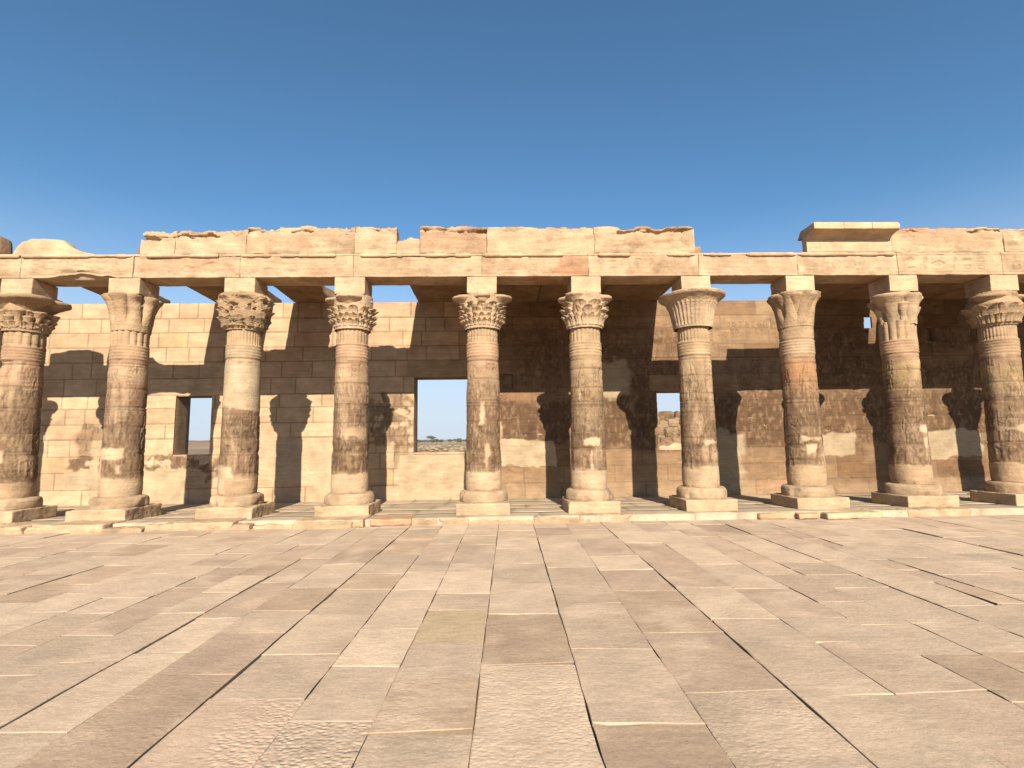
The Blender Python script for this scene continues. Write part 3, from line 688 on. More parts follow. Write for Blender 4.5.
D_ = (.155, .095, .055)
PLS = tuple(PLASTER)
def U4(ph, rl=.335, r1=.35, z0=4.55, z1=4.88, broken=(0, 0, 0, 0), r0=.22, rb=.13, lip=.06, ribs=0):
    return [dict(phi=ph+k*pi/2, r0=r0, r1=r1, z0=z0, z1=z1, rb=rb, rl=rl, lip=lip, broken=broken[k], ribs=ribs) for k in range(4)]
def small(n, ph, r, z0, z1, rl, rb=.05, lip=.025):
    return [dict(phi=ph+k*2*pi/n, r0=r-.03, r1=r+.03, z0=z0, z1=z1, rb=rb, rl=rl, lip=lip) for k in range(n)]
F_ = -pi/2
GEN = [(4.27, .20, .415, .06, 24, 0), (4.42, .17, .43, .07, 16, .5), (4.56, .17, .43, .07, 12, 0)]
columns = [
 (-13.35, 'leftmost column, with tiered capital, past the left edge of the view', dict(stems=24, cap='tiers', tiers=GEN, umbels=U4(F_), dark=((.9, 2.7, .8),))),
 (-10.92, 'column nearest the left edge, with two big open papyrus heads on its capital', dict(stems=14, ph=.4, cap='tiers', tiers=[(4.27, .14, .42, .05, 16, 0), (4.5, .14, .44, .05, 16, .5)],
    umbels=U4(F_+pi/4, rl=.40, r1=.36, z0=4.52, z1=4.90, lip=.075)+small(8, F_+pi/8, .43, 4.30, 4.62, .13)+small(8, F_, .40, 4.26, 4.50, .10),
    zones=((3.1, 3.6, PINK*.8, .6), (2.0, 3.2, TAN*.92, .5)), dark=((1.0, 1.55, .9), (1.5, 2.3, .55), (.95, 1.2, .8)), plaster=((1.35, 1.6, -.9, .1, PALE, 5), (.6, .92, -.9, .9, TAN*1.05, 6)), ringtone=PINK*.9, ptone=1.0)),
 (-8.594, 'column with a lobed broken capital, just left of the small left window', dict(stems=16, ph=.2, cap='lobes', ph2=0, captop=5.02, brk=(-.5, .16), low=True, plinth=.60, pdx=-.06, foot=(-.72, .56, -1.24), pamp=.03, pchip=.1,
    umbels=[dict(phi=F_-.45, r0=.16, r1=.26, z0=4.62, z1=4.97, rb=.14, rl=.30, lip=.05, broken=.2), dict(phi=F_+.8, r0=.16, r1=.26, z0=4.45, z1=4.78, rb=.14, rl=.24, lip=.04, broken=.4), dict(phi=F_-2., r0=.16, r1=.28, z0=4.6, z1=4.95, rb=.14, rl=.28, lip=.05)],
    zones=((2.55, 3.05, PINK*.95, .9), (3.05, 3.5, PALE*.95, .6), (1.9, 2.5, PALE*.93, .6), (.6, 1.0, PALE, .8)), dark=((1.05, 1.42, .75),), plaster=((1.42, 1.62, -.9, .25, PALE*1.08, 7), (1.0, 1.5, -.9, -.22, PALE, 8), (1.05, 1.3, .1, .22, PALE, 9)), ringtone=TAN*1.05)),
 (-6.067, 'column with a lumpy eroded capital and smooth grey plaster on its upper shaft', dict(stems=34, cap='eroded', captone=TAN*.92, captop=5.04, low=True, foot=(-.66, .50, -1.20), plinth=.58, pamp=.025, pchip=.09,
    plaster=((2.42, 3.48, -1.3, 1.3, np.array(PLS)*.93, 5), (.62, 1.22, -1.2, .05, np.array(PLS)*1.04, 6), (.62, .95, -.1, .5, TAN, 9)), dark=((1.05, 2.45, .72),), ringtone=np.array(PLS)*.85)),
 (-3.629, 'column with a leafy capital broken at right, left of the large central window', dict(stems=24, cap='tiers', captone=PALE*.95, low=True, foot=(-.78, .60, -1.16), plinth=.57, pamp=.025, pchip=.09,
    tiers=[(4.27, .15, .415, .07, 22, 0), (4.39, .15, .43, .07, 22, .5), (4.53, .17, .44, .08, 12, 0)], umbels=U4(F_, rl=.33, r1=.33, z0=4.60, z1=4.90, broken=(.15, .55, 0, .1), lip=.05),
    zones=((3.25, 3.56, PINK*.9, .9), (2.4, 3.25, TAN*.98, .7)), dark=((1.0, 1.9, .92), (1.9, 2.75, .55)), plaster=((.62, .98, -1.2, 1.2, PALE*.97, 6), (1.8, 2.0, .0, .5, TAN*1.0, 8)), ringtone=PINK*1.02)),
 (-.663, 'central column with a four-headed leafy capital, at the right edge of the large window', dict(stems=26, cap='tiers', captone=PALE*.98, pamp=.012, plinth=.575,
    tiers=[(4.27, .14, .415, .07, 26, 0), (4.38, .14, .43, .07, 20, .5), (4.50, .15, .44, .07, 12, 0), (4.63, .15, .43, .08, 12, .5)], umbels=U4(F_, rl=.31, r1=.38, z0=4.62, z1=4.93, broken=(.45, 0, 0, 0), lip=.05)+small(12, F_+.13, .40, 4.50, 4.72, .075, .045, .02),
    zones=((3.2, 3.56, PINK*.95, .95), (2.4, 3.2, TAN*1.0, .6)), dark=((1.05, 1.75, .85), (1.7, 2.6, .62)), plaster=((.62, 1.03, -1.2, 1.2, PALE*1.0, 6), (2.05, 2.55, -.08, .05, PALE*.95, 8), (1.1, 1.7, .06, .1, TAN, 3)), ringtone=PINK*1.1)),
 (1.707, 'column with a pale cement splash on its dark lower shaft', dict(stems=20, cap='tiers', captone=PALE*.98, pamp=.015,
    tiers=[(4.26, .26, .42, .07, 18, 0), (4.46, .22, .44, .08, 12, .5), (4.62, .2, .43, .07, 8, 0)],
    umbels=[dict(phi=F_-.75, r0=.22, r1=.34, z0=4.6, z1=4.95, rb=.13, rl=.25, lip=.05, broken=.1), dict(phi=F_+.2, r0=.2, r1=.30, z0=4.55, z1=4.86, rb=.12, rl=.2, lip=.05, broken=.4), dict(phi=F_+pi/2, r0=.22, r1=.37, z0=4.62, z1=4.91, rb=.13, rl=.28, lip=.06), dict(phi=F_+pi, r0=.22, r1=.34, z0=4.6, z1=4.92, rb=.13, rl=.3, lip=.05), dict(phi=F_-pi/2-.3, r0=.22, r1=.34, z0=4.62, z1=4.92, rb=.13, rl=.27, lip=.05), dict(phi=F_+.95, r0=.3, r1=.42, z0=4.42, z1=4.6, rb=.06, rl=.14, lip=.03)],
    zones=((2.5, 3.5, TAN*1.0, .5),), dark=((1.05, 1.8, .92), (1.7, 2.7, .6)), plaster=((1.55, 1.72, -.2, .22, PALE*1.1, 7), (.98, 1.6, -.02, .03, PALE*1.05, 4), (.62, 1.0, -1.2, 1.2, PALE*.97, 6)), ringtone=TAN*1.08)),
 (4.239, 'column with a broad round fluted bell capital, in front of the right window', dict(stems=28, cap='bell', captone=PALE*.95, pamp=.012,
    zones=((2.6, 3.5, TAN*.93, .6),), dark=((1.05, 1.75, .85), (1.7, 3.1, .5)), plaster=((.62, 1.05, -1.2, 1.2, PALE*.95, 6), (1.55, 1.62, .0, .45, PALE, 4)), ringtone=TAN*1.05)),
 (6.672, 'column with a narrow capital of tall upright lobes and an orange drum', dict(stems=0, cap='lobes', captop=5.0, captone=TAN*1.02, plinth=.57,
    umbels=[dict(phi=F_+pi/8+k*pi/4, r0=.2, r1=.36, z0=4.45, z1=4.90, rb=.14, rl=.205, lip=.05) for k in range(8)],
    zones=((2.68, 3.45, np.array([.47, .245, .12]), .85), (1.9, 2.68, BROWN*.95, .75)), dark=((1.0, 1.8, .8), (1.8, 2.6, .35)), plaster=((.62, 1.02, -1.2, 1.2, TAN*1.1, 6), (1.62, 1.67, -.2, .25, PALE*1.1, 4), (1.3, 1.5, -.15, .05, PALE, 14), (.7, 1.5, .25, .5, TAN*1.1, 13)), ringtone=PALE*.88)),
 (9.108, 'column with smooth unequal papyrus heads, second from the right edge', dict(stems=14, ph=.3, cap='tiers', captone=PALE*.92, plinth=.57,
    tiers=[], core=.80,
    umbels=[dict(phi=F_-1.0, r0=.24, r1=.37, z0=4.23, z1=4.87, rb=.115, rl=.335, lip=.06), dict(phi=F_+.5, r0=.25, r1=.33, z0=4.23, z1=4.88, rb=.15, rl=.30, lip=.06, broken=.25), dict(phi=F_+1.7, r0=.22, r1=.36, z0=4.3, z1=4.87, rb=.16, rl=.3, lip=.05), dict(phi=F_+3.2, r0=.22, r1=.36, z0=4.3, z1=4.87, rb=.16, rl=.32, lip=.05), dict(phi=F_-.26, r0=.29, r1=.36, z0=4.23, z1=4.70, rb=.06, rl=.12, lip=.03), dict(phi=F_+1.1, r0=.30, r1=.38, z0=4.23, z1=4.62, rb=.07, rl=.11, lip=.03), dict(phi=F_-1.6, r0=.30, r1=.38, z0=4.23, z1=4.6, rb=.07, rl=.11, lip=.03)],
    zones=((2.7, 3.5, OCHRE*.75, .75), (2.0, 2.7, BROWN*1.05, .7), (3.35, 3.56, PINK*.85, .7)), dark=((1.0, 1.9, .75), (1.8, 2.8, .35)), plaster=((.62, 1.0, -1.2, 1.2, TAN*1.0, 6), (1.75, 1.9, .0, .2, PALE, 4), (1.0, 1.6, .1, .17, PALE*1.05, 8)), ringtone=PINK*1.0)),
 (11.517, 'column nearest the right edge, its capital front broken away into a rough lump', dict(stems=34, cap='broken', captone=TAN*1.0, plinth=.57,
    umbels=[dict(phi=F_-1.05, r0=.22, r1=.33, z0=4.50, z1=4.86, rb=.14, rl=.33, lip=.06), dict(phi=F_+1.5, r0=.22, r1=.36, z0=4.55, z1=4.87, rb=.14, rl=.3, lip=.05), dict(phi=F_+3., r0=.22, r1=.36, z0=4.55, z1=4.87, rb=.14, rl=.3, lip=.05), dict(phi=F_+.55, r0=.18, r1=.30, z0=4.55, z1=4.93, rb=.2, rl=.24, lip=.05, broken=.4)],
    zones=((2.6, 3.5, OCHRE*.72, .6), (3.25, 3.56, PINK*.75, .7)), dark=((1.0, 1.7, .85), (1.7, 2.6, .6)), plaster=((.62, 1.02, -1.2, 1.2, TAN*1.05, 6), (1.75, 1.88, -.5, .6, PALE*.9, 4)), ringtone=BROWN*1.2)),
 (14.06, 'rightmost column, with tiered capital, past the right edge of the view', dict(stems=24, cap='tiers', tiers=GEN, umbels=U4(F_+.2), dark=((.9, 2.7, .8),)))]
for k, (x, lab, sp) in enumerate(columns): column(x, lab, sp, 300+k*31)

# ------------------------------------------------------------------ architrave blocks over the columns
ZA, ZT = 5.39, 5.935
arch = [(-16.2, -13.35, 'beyond the left edge of the view'), (-13.35, -10.87, 'ending above the column nearest the left edge'), (-10.87, -8.43, 'with a broken ragged lower edge, carrying the rounded boulder'), (-8.43, -6.08, 'with a flaked reddish face, under the left end of the tall parapet'),
        (-6.08, -3.56, 'between the lumpy capital and the leafy capital broken at right'), (-3.56, -.66, 'the longest one, spanning the large central window'), (-.66, 1.77, 'with red stains along its lower edge, right of the central column'),
        (1.77, 4.33, 'finely carved, left of the round bell capital'), (4.33, 6.64, 'with open sky above it, right of the round bell capital'), (6.64, 9.02, 'under the projecting cornice'), (9.02, 11.52, 'deeply carved, between the two columns nearest the right edge'), (11.52, 14.06, 'at the right edge of the view'), (14.06, 17., 'past the right edge of the view')]
torus_seg = {1: [(-13.35, -10.89)], 2: [(-10.85, -8.46)], 3: [(-8.15, -6.55)], 4: [(-6.05, -5.4), (-5.2, -3.95)], 5: [(-3.4, -.9)], 6: [(-.64, 1.2)], 7: [(2.0, 2.75), (3.6, 4.25)], 8: [(4.45, 5.1), (5.45, 6.62)], 9: [(6.66, 8.95)]}
for k, (xa, xb_, note) in enumerate(arch):
    cx = (xa+xb_)/2; org = (cx, 0, ZA); rng = random.Random(70+k); hw = (xb_-xa)/2-.001
    root = empty('architrave_block', org, 'lintel block '+note, 'stone lintel', 'lintel blocks of the architrave')
    cv = Canvas(xa, xb_, ZA, ZT, .016)
    if k not in (3,):
        text_row(cv, rng, xa+.15, xb_-.15, ZA+.27, .34 if k in (10, 9, 11) else .30, {10: -.024, 9: -.022, 7: -.014, 2: -.012, 11: -.018}.get(k, -.006))
        cv.line(xa, ZA+.06, xb_, ZA+.06, .012, -.010); cv.line(xa, ZA+.47, xb_, ZA+.47, .012, -.010)
    base = PALE*.90
    def colfn(Wp, face, k=k, xa=xa, xb_=xb_):
        X, Z = Wp[..., 0], Wp[..., 2]
        C = np.tile(base, X.shape+(1,))*(.86+.28*fbm(np.stack([X*.5, Wp[..., 1], Z*4], -1), 1.8, 7+k, 4))[..., None]
        n = fbm(Wp, 1.8, 30+k, 4)
        if k == 3:
            m = sst(0, .06, np.minimum(np.minimum(X-xa-.15, xb_-.45-X), np.minimum(Z-ZA-.1-.12*(n-.4), ZT-.1-Z))); C = mixc(C, PINK*1.12, m*.9)
        if k == 6: C = mixc(C, RED*1.1, .8*sst(.0, .3, X-.2)*sst(.45, .6, fbm(Wp, 3., 55, 4)+.22*(X > 1.2)-.12*sst(ZA+.1, ZA+.35, Z)))
        e = np.minimum(X-xa, xb_-X)
        if k in (2, 3, 4, 8, 9): C = mixc(C, PLASTER*1.04, .85*(1-sst(.10, .22, e+.25*(n-.5))))
        C = mixc(C, PINK, .5*sst(.50, .66, fbm(Wp*np.array([.6, 1, 1.5]), 1.5, 90+k, 4)))
        C = mixc(C, BROWN, .45*sst(.58, .70, fbm(Wp*np.array([.8, 1, 1.6]), 2.6, 95+k, 5)))
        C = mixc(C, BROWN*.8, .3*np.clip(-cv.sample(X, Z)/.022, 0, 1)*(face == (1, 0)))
        return C
    def rel(X, Z, cv=cv, k=k):
        P = np.stack([X, 0*X, Z], -1); e = sst(.3, .5, fbm(P, 1.6, 44+k, 3)); r_ = cv.sample(X, Z)*e
        if k in (3,): r_ = r_-.02*sst(.45, .6, fbm(P*np.array([1, 1, 2.5]), 2., 12, 4))
        return r_+.014*(fbm(P, 2.2, 60+k, 4)-.5)
    def dfm(Q, face, k=k, org=org):
        if k == 2:       # ragged lower edge
            Wx = Q[..., 0]+org[0]; P = np.stack([Wx, 0*Wx, 0*Wx], -1); up = (.10+.10*(fbm(P, 2.5, 5, 4)-.5)*2)*sst(-10.4, -9.9, Wx)*(1-sst(-9.0, -8.75, Wx))
            lowm = 1-sst(.0, .22, Q[..., 2]); frontm = 1-sst(-.28, -.12, Q[..., 1])
            Q[..., 2] += up*lowm*frontm*.75; Q[..., 1] += up*lowm*frontm*.35
        return Q
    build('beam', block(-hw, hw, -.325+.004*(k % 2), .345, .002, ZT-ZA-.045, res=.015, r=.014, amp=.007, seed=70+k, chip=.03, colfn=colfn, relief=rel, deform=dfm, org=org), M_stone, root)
    for (ta, tb) in torus_seg.get(k, []):
        n_ = int((tb-ta)/.05)+3; xs = np.linspace(ta, tb, n_)-cx; a = np.linspace(0, 2*pi, 16, endpoint=False); A, I = np.meshgrid(a, np.arange(n_)); X = xs[I]
        P = np.stack([X+cx, 0*X, 0*X], -1); wv = fbm(P, 3., 15+k, 3); R = .047*(1-.5*sst(.58, .72, wv))*np.where((I == 0) | (I == n_-1), .5, 1)
        V = np.stack([X, -.335+R*np.cos(A), ZT-ZA-.047+R*np.sin(A)], -1); V = rough(V, k, .006, org, 8)
        C = np.tile(PALE*.98, X.shape+(1,))*(.85+.3*fbm(V+np.array(org), 3., k, 3))[..., None]
        build('torus_moulding', [(V, grid_quads(16, n_, wrap=True)[:, ::-1], C)], M_stone, root)
    # flat course behind the moulding, carries the parapet
    build('bed_strip', block(-hw, hw, -.315, .343, ZT-ZA-.043, ZT-ZA, res=.05, r=.008, amp=.008, seed=170+k, chip=.02, color=PALE, org=org), M_stone, root)

# ------------------------------------------------------------------ parapet blocks, cornice, boulders
def broken_top(seed, lo=.0, hi=.16, h=1., zt=1.):
    def f(Q, face, org=None):
        W = Q.copy(); k = fbm(np.stack([W[..., 0]+seed*3.1, W[..., 1]*.8, 0*W[..., 0]], -1), 2.6, seed, 4); tpm = sst(zt*.55, zt, W[..., 2])
        k = np.floor(k*9+.8*vnoise(np.stack([W[..., 0]*9, W[..., 1]*9, 0*W[..., 0]], -1), 1., seed))/9
        Q[..., 2] -= tpm*(lo+(hi-lo)*1.3*sst(.30, .7, k)+.035*np.abs(fbm(np.stack([W[..., 0], W[..., 1], 0*W[..., 0]], -1), 9., seed+2, 3)-.5)); front = (1-sst(-.30, -.1, W[..., 1])); hole = sst(.52, .62, fbm(np.stack([W[..., 0]*.55, 0*W[..., 0], W[..., 2]*2.4], -1), 2.0, seed+9, 3))
        line = zt*(.74+.34*(fbm(np.stack([W[..., 0], 0*W[..., 0], 0*W[..., 0]+seed], -1), 1.7, seed+3, 5, .7)-.5)*2)
        Q[..., 1] += front*sst(-.004, .010, W[..., 2]-line)*(.05+.05*np.floor(3*fbm(np.stack([W[..., 0], 0*W[..., 0], W[..., 2]], -1), 5., seed+6, 3))/3+.13*hole*(1-sst(zt*.86, zt*.95, W[..., 2])))
        return Q
    return f
par = [(-8.32, -7.55, 6.545, 'small rough-topped parapet block at the left end of the tall parapet', .02, .08), (-7.55, -5.97, 6.56, 'cracked parapet block, second from the left end of the tall parapet', .01, .10),
       (-5.97, -3.55, 6.63, 'long parapet block, third from the left end of the tall parapet', .0, .09), (-3.55, -2.60, 6.63, 'short parapet block just left of the stepped notch in the parapet', .0, .05),
       (-2.60, -2.07, 6.38, 'low worn parapet stone inside the notch of the parapet', .02, .18), (-2.07, -.54, 6.62, 'reddish parapet block just right of the notch', .0, .07), (-.54, 1.93, 6.61, 'long parapet block above and right of the central column', .0, .05), (1.93, 4.27, 6.61, 'parapet block at the right end of the tall parapet', .0, .05),
       (8.935, 11.64, 6.60, 'parapet block with a red patch at its upper left, just right of the cornice', .01, .07), (11.64, 14.5, 6.56, 'parapet block at the right edge of the view', .01, .07)]
for k, (xa, xb_, zt, lab, lo, hi) in enumerate(par):
    cx = (xa+xb_)/2; org = (cx, 0, ZT+.004); hw = (xb_-xa)/2-.001; hgt = zt-ZT
    def colfn(Wp, face, k=k, xa=xa, xb_=xb_):
        X, Z = Wp[..., 0], Wp[..., 2]
        C = np.tile(PALE*.92, X.shape+(1,))*(.84+.32*fbm(np.stack([X*.5, Wp[..., 1], Z*4], -1), 1.8, 107+k, 4))[..., None]
        C = mixc(C, PINK*1.05, .6*sst(.46, .64, fbm(Wp*np.array([.7, 1, 1.6]), 1.7, 130+k, 5))); C = mixc(C, BROWN, .5*sst(.57, .68, fbm(Wp*np.array([.8, 1, 1.8]), 2.8, 135+k, 5)))
        if k == 5: C = mixc(C, PINK*.92, .75*sst(.40, .55, fbm(Wp*np.array([.6, 1, 2]), 2., 150, 4)))
        if k == 8: C = mixc(C, RED*1.3, .85*(1-sst(.6, 1.1, X-xa))*sst(ZT+.42, ZT+.5, Z))
        if k in (0, 1): C = mixc(C, PLASTER*1.03, .9*(1-sst(ZT+.24, ZT+.30, Z+.12*(fbm(Wp, 3., 9, 3)-.5))))
        if k in (7,): C = mixc(C, BROWN*1.15, .6*sst(.48, .62, fbm(Wp*np.array([.7, 1, 2.2]), 2., 160, 4))*(1-sst(ZT+.3, ZT+.4, Z)))
        return C
    cv = Canvas(xa, xb_, ZT, 6.7, .016); rng = random.Random(k)
    if k in (6, 7, 8, 9, 2):
        x = xa+.15
        while x < xb_-.1: cv.line(x, ZT+.08, x, ZT+.42, .010, -.012); glyph(cv, rng.randrange(11), x+.07, ZT+.3, .12, -.012); glyph(cv, rng.randrange(11), x+.07, ZT+.15, .12, -.012); x += .15
    def rel(X, Z, cv=cv, k=k):
        P = np.stack([X, 0*X, Z], -1); return cv.sample(X, Z)*sst(.3, .5, fbm(P, 1.6, 44+k, 3))+.03*(fbm(P, 2.0, 260+k, 4)-.5)
    o = build('parapet_block', block(-hw, hw, -.305, .045, 0, hgt, res=.022, r=.014, amp=.013, seed=200+k, chip=.05, colfn=colfn, relief=rel, deform=broken_top(210+k, lo, hi, 1, hgt), org=org), M_stone)
    o.location = org; tag(o, lab, 'stone block', 'blocks of the parapet')
def cornice():
    xa, xb_ = 6.90, 8.93; org = ((xa+xb_)/2, 0, ZT+.004)
    root = empty('cornice_block', org, 'hollow-curved cornice block with a jutting flat top, right of the parapet gap', 'cornice', 'blocks of the parapet')
    hw = (xb_-xa)/2-.004
    # profile (y, z): straight foot, hollow curve out, flat fillet
    prof = [(.045, 0.), (-.31, 0.), (-.31, .33)]+[(-.31-.28*(1-cos(t)), .33+.11*sin(t)) for t in np.linspace(.1, pi/2, 7)]+[(-.605, .45), (-.605, .575), (-.59, .59), (-.10, .59), (.045, .42)]
    pr = np.array(prof); seg = [pr[0]]
    for a, b in zip(pr[:-1], pr[1:]):
        m = max(1, int(np.hypot(*(b-a))/.05)); seg += [a+(b-a)*t for t in np.linspace(0, 1, m+1)[1:]]
    pr = np.array(seg); n = len(pr); xs = np.linspace(-hw, hw, 90); I, J = np.meshgrid(np.arange(n), np.arange(len(xs)))
    V = np.stack([xs[J], pr[I, 0], pr[I, 1]], -1)
    Wp = V+np.array(org)
    nzv = (fbm(Wp, 3., 5, 4)-.5)
    edge = sst(.3, 1.0, xs[J]+.25)  # right part of the fillet broken back
    V[..., 1] += np.where((pr[I, 0] < -.33), edge*.0+.03*nzv, .015*nzv); V[..., 2] += .014*nzv*(pr[I, 1] > .1)
    C = np.tile(PALE*1.0, I.shape+(1,))*(.86+.28*fbm(Wp*np.array([.6, 1, 2]), 2., 6, 4))[..., None]
    parts = [(V, grid_quads(n, len(xs)), C)]
    # end caps as fans of quads to the axis line
    for sx, flip in ((-hw, False), (hw, True)):
        cen = np.stack([np.full(n, sx), np.clip(pr[:, 0], -.31, .045)*.0-.13, np.clip(pr[:, 1], .02, .57)], -1); rim = np.stack([np.full(n, sx), pr[:, 0], pr[:, 1]], -1)
        F = np.stack([np.arange(n-1), np.arange(1, n), n+np.arange(1, n), n+np.arange(n-1)], -1)
        parts.append((np.concatenate([rim, cen]), F[:, ::-1] if flip else F, PALE*.9))
    build('hollow_moulding', parts, M_stone, root)
    # jutting fillet, in three lengths
    xf = -hw
    for wd in (.70, .66, .62):
        build('fillet', block(xf, xf+wd-.006, -.635, -.45, .445, .60, res=.05, r=.012, amp=.006, seed=int(wd*100), color=PALE*1.08, org=org), M_stone, root); xf += wd
cornice()
def lump(name, pts, y0, y1, z0, label, seed, color):
    """boulder from a side outline (x, height), thick in y"""
    pts = np.array(pts, float); cx = pts[:, 0].mean(); org = (cx, (y0+y1)/2, z0); xs = np.linspace(pts[0, 0], pts[-1, 0], 44); h = np.interp(xs, pts[:, 0], pts[:, 1])
    a = np.linspace(0, pi, 22); A, I = np.meshgrid(a, np.arange(len(xs)))
    hw = (y1-y0)/2; X = xs[I]-cx; Y = -np.sign(np.cos(A))*np.abs(np.cos(A))**.35*hw; Z = h[I]*np.abs(np.sin(A))**.45
    V = np.stack([X, Y, Z], -1); V = rough(V, seed, .03, org, 3.); V = rough(V, seed+4, .012, org, 10.); V[..., 2] = np.maximum(V[..., 2], 0)
    C = np.tile(color, X.shape+(1,))*(.8+.4*fbm(V+np.array(org), 2.5, seed, 4))[..., None]
    F = grid_quads(22, len(xs)); parts = [(V, F, C)]
    n = 22
    for row, flip in ((0, False), (len(xs)-1, True)):
        rim = V[row]; cen = rim.copy(); cen[:, 1] *= .02; cen[:, 2] *= .5; Fc = np.stack([np.arange(n-1), np.arange(1, n), n+np.arange(1, n), n+np.arange(n-1)], -1); parts.append((np.concatenate([rim, cen]), Fc[:, ::-1] if flip else Fc, color))
    o = build(name, parts, M_stone); o.location = org; tag(o, label, 'boulder'); return o
lump('boulder', [(-11.16, .05), (-11.1, .22), (-11.0, .38), (-10.8, .44), (-10.4, .43), (-10.1, .38), (-9.95, .22), (-9.6, .10), (-9.35, .02)], -.25, .14, ZT+.002, 'rounded worn boulder lying alone on the architrave near the left edge', 61, PALE*.98)
lump('boulder', [(-13.0, .5), (-12.4, .62), (-11.9, .62), (-11.66, .56), (-11.50, .48), (-11.47, .1)], -.25, .14, ZT+.002, 'darker upright block on the architrave, cut by the left edge of the photo', 62, BROWN*1.25)

# ------------------------------------------------------------------ roof slabs
slabs = [(-16.5, -14.6, 'past the left edge, outer one'), (-14.58, -13.65, 'beside the left edge of the view, above the leftmost columns'), (-11.4, -10.4, 'narrow one, behind the column with the broken lobed capital'), (-8.62, -7.0, 'left of the column with the lumpy capital'), (-6.33, -4.98, 'with a broken right end, between the lumpy and the broken leafy capitals'),
         (-2.68, -.92, 'above the large window, next to the open sky gap'), (-.91, .90, 'above the central column'), (.91, 2.72, 'above the column with the cement splash'), (2.73, 4.56, 'ending at the round bell capital'), (8.80, 9.98, 'just right of the lobed capital'), (9.99, 11.17, 'left of the thin sunlit gap by the right columns'), (11.42, 13.0, 'right of the thin sunlit gap'), (13.01, 15., 'past the right edge, inner one'), (15.01, 17., 'past the right edge, outer one')]
for k, (xa, xb_, note) in enumerate(slabs):
    cx = (xa+xb_)/2; org = (cx, .06, 5.94)
    def tilt(Q, face, k=k, hw=(xb_-xa)/2):
        Q[..., 2] -= .086*np.clip(Q[..., 1]/3.45, 0, 1.25)
        if k == 4: Q[..., 0] -= sst(hw-.5, hw, Q[..., 0])*(.30*fbm(np.stack([Q[..., 1], Q[..., 2], 0*Q[..., 0]], -1), 1.5, 5, 3)+.25*Q[..., 2])
        return Q
    o = build('roof_slab', block(-(xb_-xa)/2, (xb_-xa)/2, 0.0, 4.2, 0.004, .30, res=.09, r=.02, amp=.008, seed=400+k, chip=.04, color=BROWN*1.0, deform=tilt, org=org), M_stone)
    o.location = org; tag(o, 'flat roof slab, '+note, 'roof slab', 'roof slabs of the portico')

# ------------------------------------------------------------------ beyond the wall
def rubble():
    rng = random.Random(13); parts = []
    # base mound and stones on it
    def hgt(x, y): return 3.35*math.exp(-((x-10.6)/3.6)**2-((y-20.5)/2.6)**2)
    for i in range(1500):
        x = rng.uniform(5.5, 16); y = rng.uniform(16.2, 22); h = hgt(x, y)
        if h < .15: continue
        z = h*rng.uniform(.82, 1.0)-.1; s = rng.choice((.13, .17, .2, .26, .36))*rng.uniform(.8, 1.2)
        n1, n2 = 8, 7; a = np.linspace(0, 2*pi, n1, endpoint=False); b = np.linspace(-pi/2, pi/2, n2); A, B = np.meshgrid(a, b)
        e = lambda t: np.sign(t)*np.abs(t)**.6
        V = np.stack([e(np.cos(A)*np.cos(B))*s*rng.uniform(.8, 1.4), e(np.sin(A)*np.cos(B))*s, e(np.sin(B))*s*rng.uniform(.6, .9)], -1)
        rz = rng.uniform(0, pi); tl = rng.uniform(-.5, .5); Mx = np.array(Matrix.Rotation(rz, 3, 'Z') @ Matrix.Rotation(tl, 3, 'X')); V = V@Mx.T+np.array([x, y, z]); V = rough(V, i, s*.18, (0, 0, 0), 5.)
        parts.append((V, grid_quads(n1, n2, wrap=True), (TAN*.8 if rng.random() < .5 else BROWN)*rng.uniform(.7, 1.1)))
    xs = np.linspace(3.5, 18, 40); ys = np.linspace(14.5, 26, 30); X, Y = np.meshgrid(xs, ys); Z = np.vectorize(hgt)(X, Y)-.22; parts.append((np.stack([X, Y, Z], -1), grid_quads(40, 30), BROWN*.9))
    o = build('rubble_heap', parts, M_stone, smooth=False); tag(o, 'heap of broken building stones seen through the right window', 'rubble', kind='stuff')
rubble()
def hills():
    xs = np.linspace(-1500, 1500, 220); ys = np.linspace(330, 1500, 60); X, Y = np.meshgrid(xs, ys); P = np.stack([X, Y, 0*X], -1)
    env = sst(330, 470, Y)
    Z = -1.+env*(2.5+3.2*fbm(P, .01, 3, 5)*1.+7.*sst(700, 1300, Y)*fbm(P, .004, 8, 4))+env*9.*(1-sst(-420, -200, X+.0*Y))*fbm(P, .008, 31, 4)
    C = np.tile(np.array([.44, .33, .23]), X.shape+(1,))*(.75+.5*fbm(P, .03, 5, 4))[..., None]; C = mixc(C, np.array([.33, .20, .13]), .8*(1-sst(-300, -150, X)))
    o = build('hills', [(np.stack([X, Y, Z], -1), grid_quads(220, 60), C)], M_sand); tag(o, kind='structure')
hills()
def leafcloud(rng, n, rx, ry, rz, c, size):
    V = []; Cc = []
    for i in range(n):
        while True:
            p = np.array([rng.uniform(-1, 1) for _ in range(3)])
            if p@p < 1 and (p@p > .25 or rng.random() < .3): break
        p = p*np.array([rx, ry, rz])*(.8+.35*rng.random())+np.array(c); a = np.array([rng.gauss(0, 1) for _ in range(3)]); a /= np.linalg.norm(a); b = np.cross(a, [rng.gauss(0, 1) for _ in range(3)]); b /= np.linalg.norm(b); s = size*rng.uniform(.6, 1.3)
        V += [p-a*s-b*s*.6, p+a*s-b*s*.6, p+a*s+b*s*.6, p-a*s+b*s*.6]; k = rng.uniform(.7, 1.25); Cc += [np.array([.075, .085, .045])*k]*4
    return (np.array(V), np.arange(4*n).reshape(-1, 4), np.array(Cc))
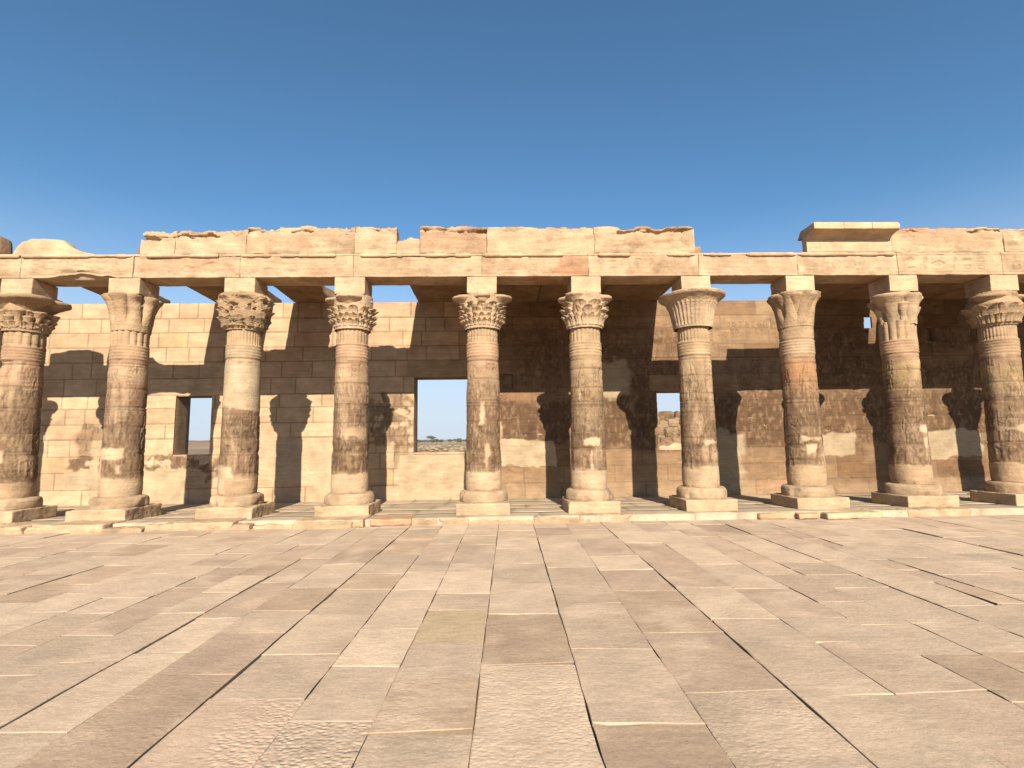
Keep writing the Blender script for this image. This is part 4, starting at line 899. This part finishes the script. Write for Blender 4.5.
def tree(x, y, z, h, w_, label, seed, group):
    rng = random.Random(seed); root = empty('tree', (x, y, z), label, 'tree', group)
    a = np.linspace(0, 2*pi, 8, endpoint=False); zz = np.linspace(-.3, h*.6, 5); A, I = np.meshgrid(a, np.arange(5)); rr = np.linspace(.05*h, .02*h, 5)[I]
    build('trunk', [(np.stack([rr*np.cos(A), rr*np.sin(A), zz[I]], -1), grid_quads(8, 5, wrap=True), (.12, .08, .05))], M_leaf, root)
    parts = []
    for k in range(6): parts.append(leafcloud(rng, 60, w_*.3, w_*.3, h*.24, (rng.uniform(-.3, .3)*w_, rng.uniform(-.3, .3)*w_, h*rng.uniform(.42, .74)), h*.06))
    build('crown', parts, M_leaf, root, smooth=False)
# pixel columns of the far trees, placed by real distance
tree(-78, 440, 3.9, 5.2, 8.5, 'dark round tree on the far ridge, left edge of the large window', 1, 'trees on the far shore')
tree(-56.5, 440, 3.9, 5.0, 7.5, 'dark flat-topped tree standing alone on the far ridge in the large window', 2, 'trees on the far shore')
rt = random.Random(77)
for i in range(13):
    tree(-68+i*4.6+rt.uniform(-1, 1), 385+rt.uniform(-8, 8), 1.3, rt.uniform(3.2, 4.6), rt.uniform(5, 7), 'low dusty green tree in the hedge-like row beyond the large window', 20+i, 'row of trees on the far shore')
def far_stones():
    rng = random.Random(6); parts = []
    for i in range(500):
        y = rng.uniform(70, 330); x = rng.uniform(-.32, .22)*y; s = rng.uniform(.25, .9)*(y/200)**.6
        n1, n2 = 7, 6; a = np.linspace(0, 2*pi, n1, endpoint=False); b = np.linspace(-pi/2, pi/2, n2); A, B = np.meshgrid(a, b)
        V = np.stack([np.cos(A)*np.cos(B)*s*1.5, np.sin(A)*np.cos(B)*s, np.sin(B)*s*.7], -1)+np.array([x, y, .1]); V = rough(V, i, s*.2, (0, 0, 0), 2.)
        parts.append((V, grid_quads(n1, n2, wrap=True), np.array([.36, .27, .18])*rng.uniform(.6, 1.15)))
    o = build('boulder_field', parts, M_sand, smooth=False); tag(o, 'scattered pale boulders on the shore beyond the wall', 'boulders', kind='stuff')
far_stones()
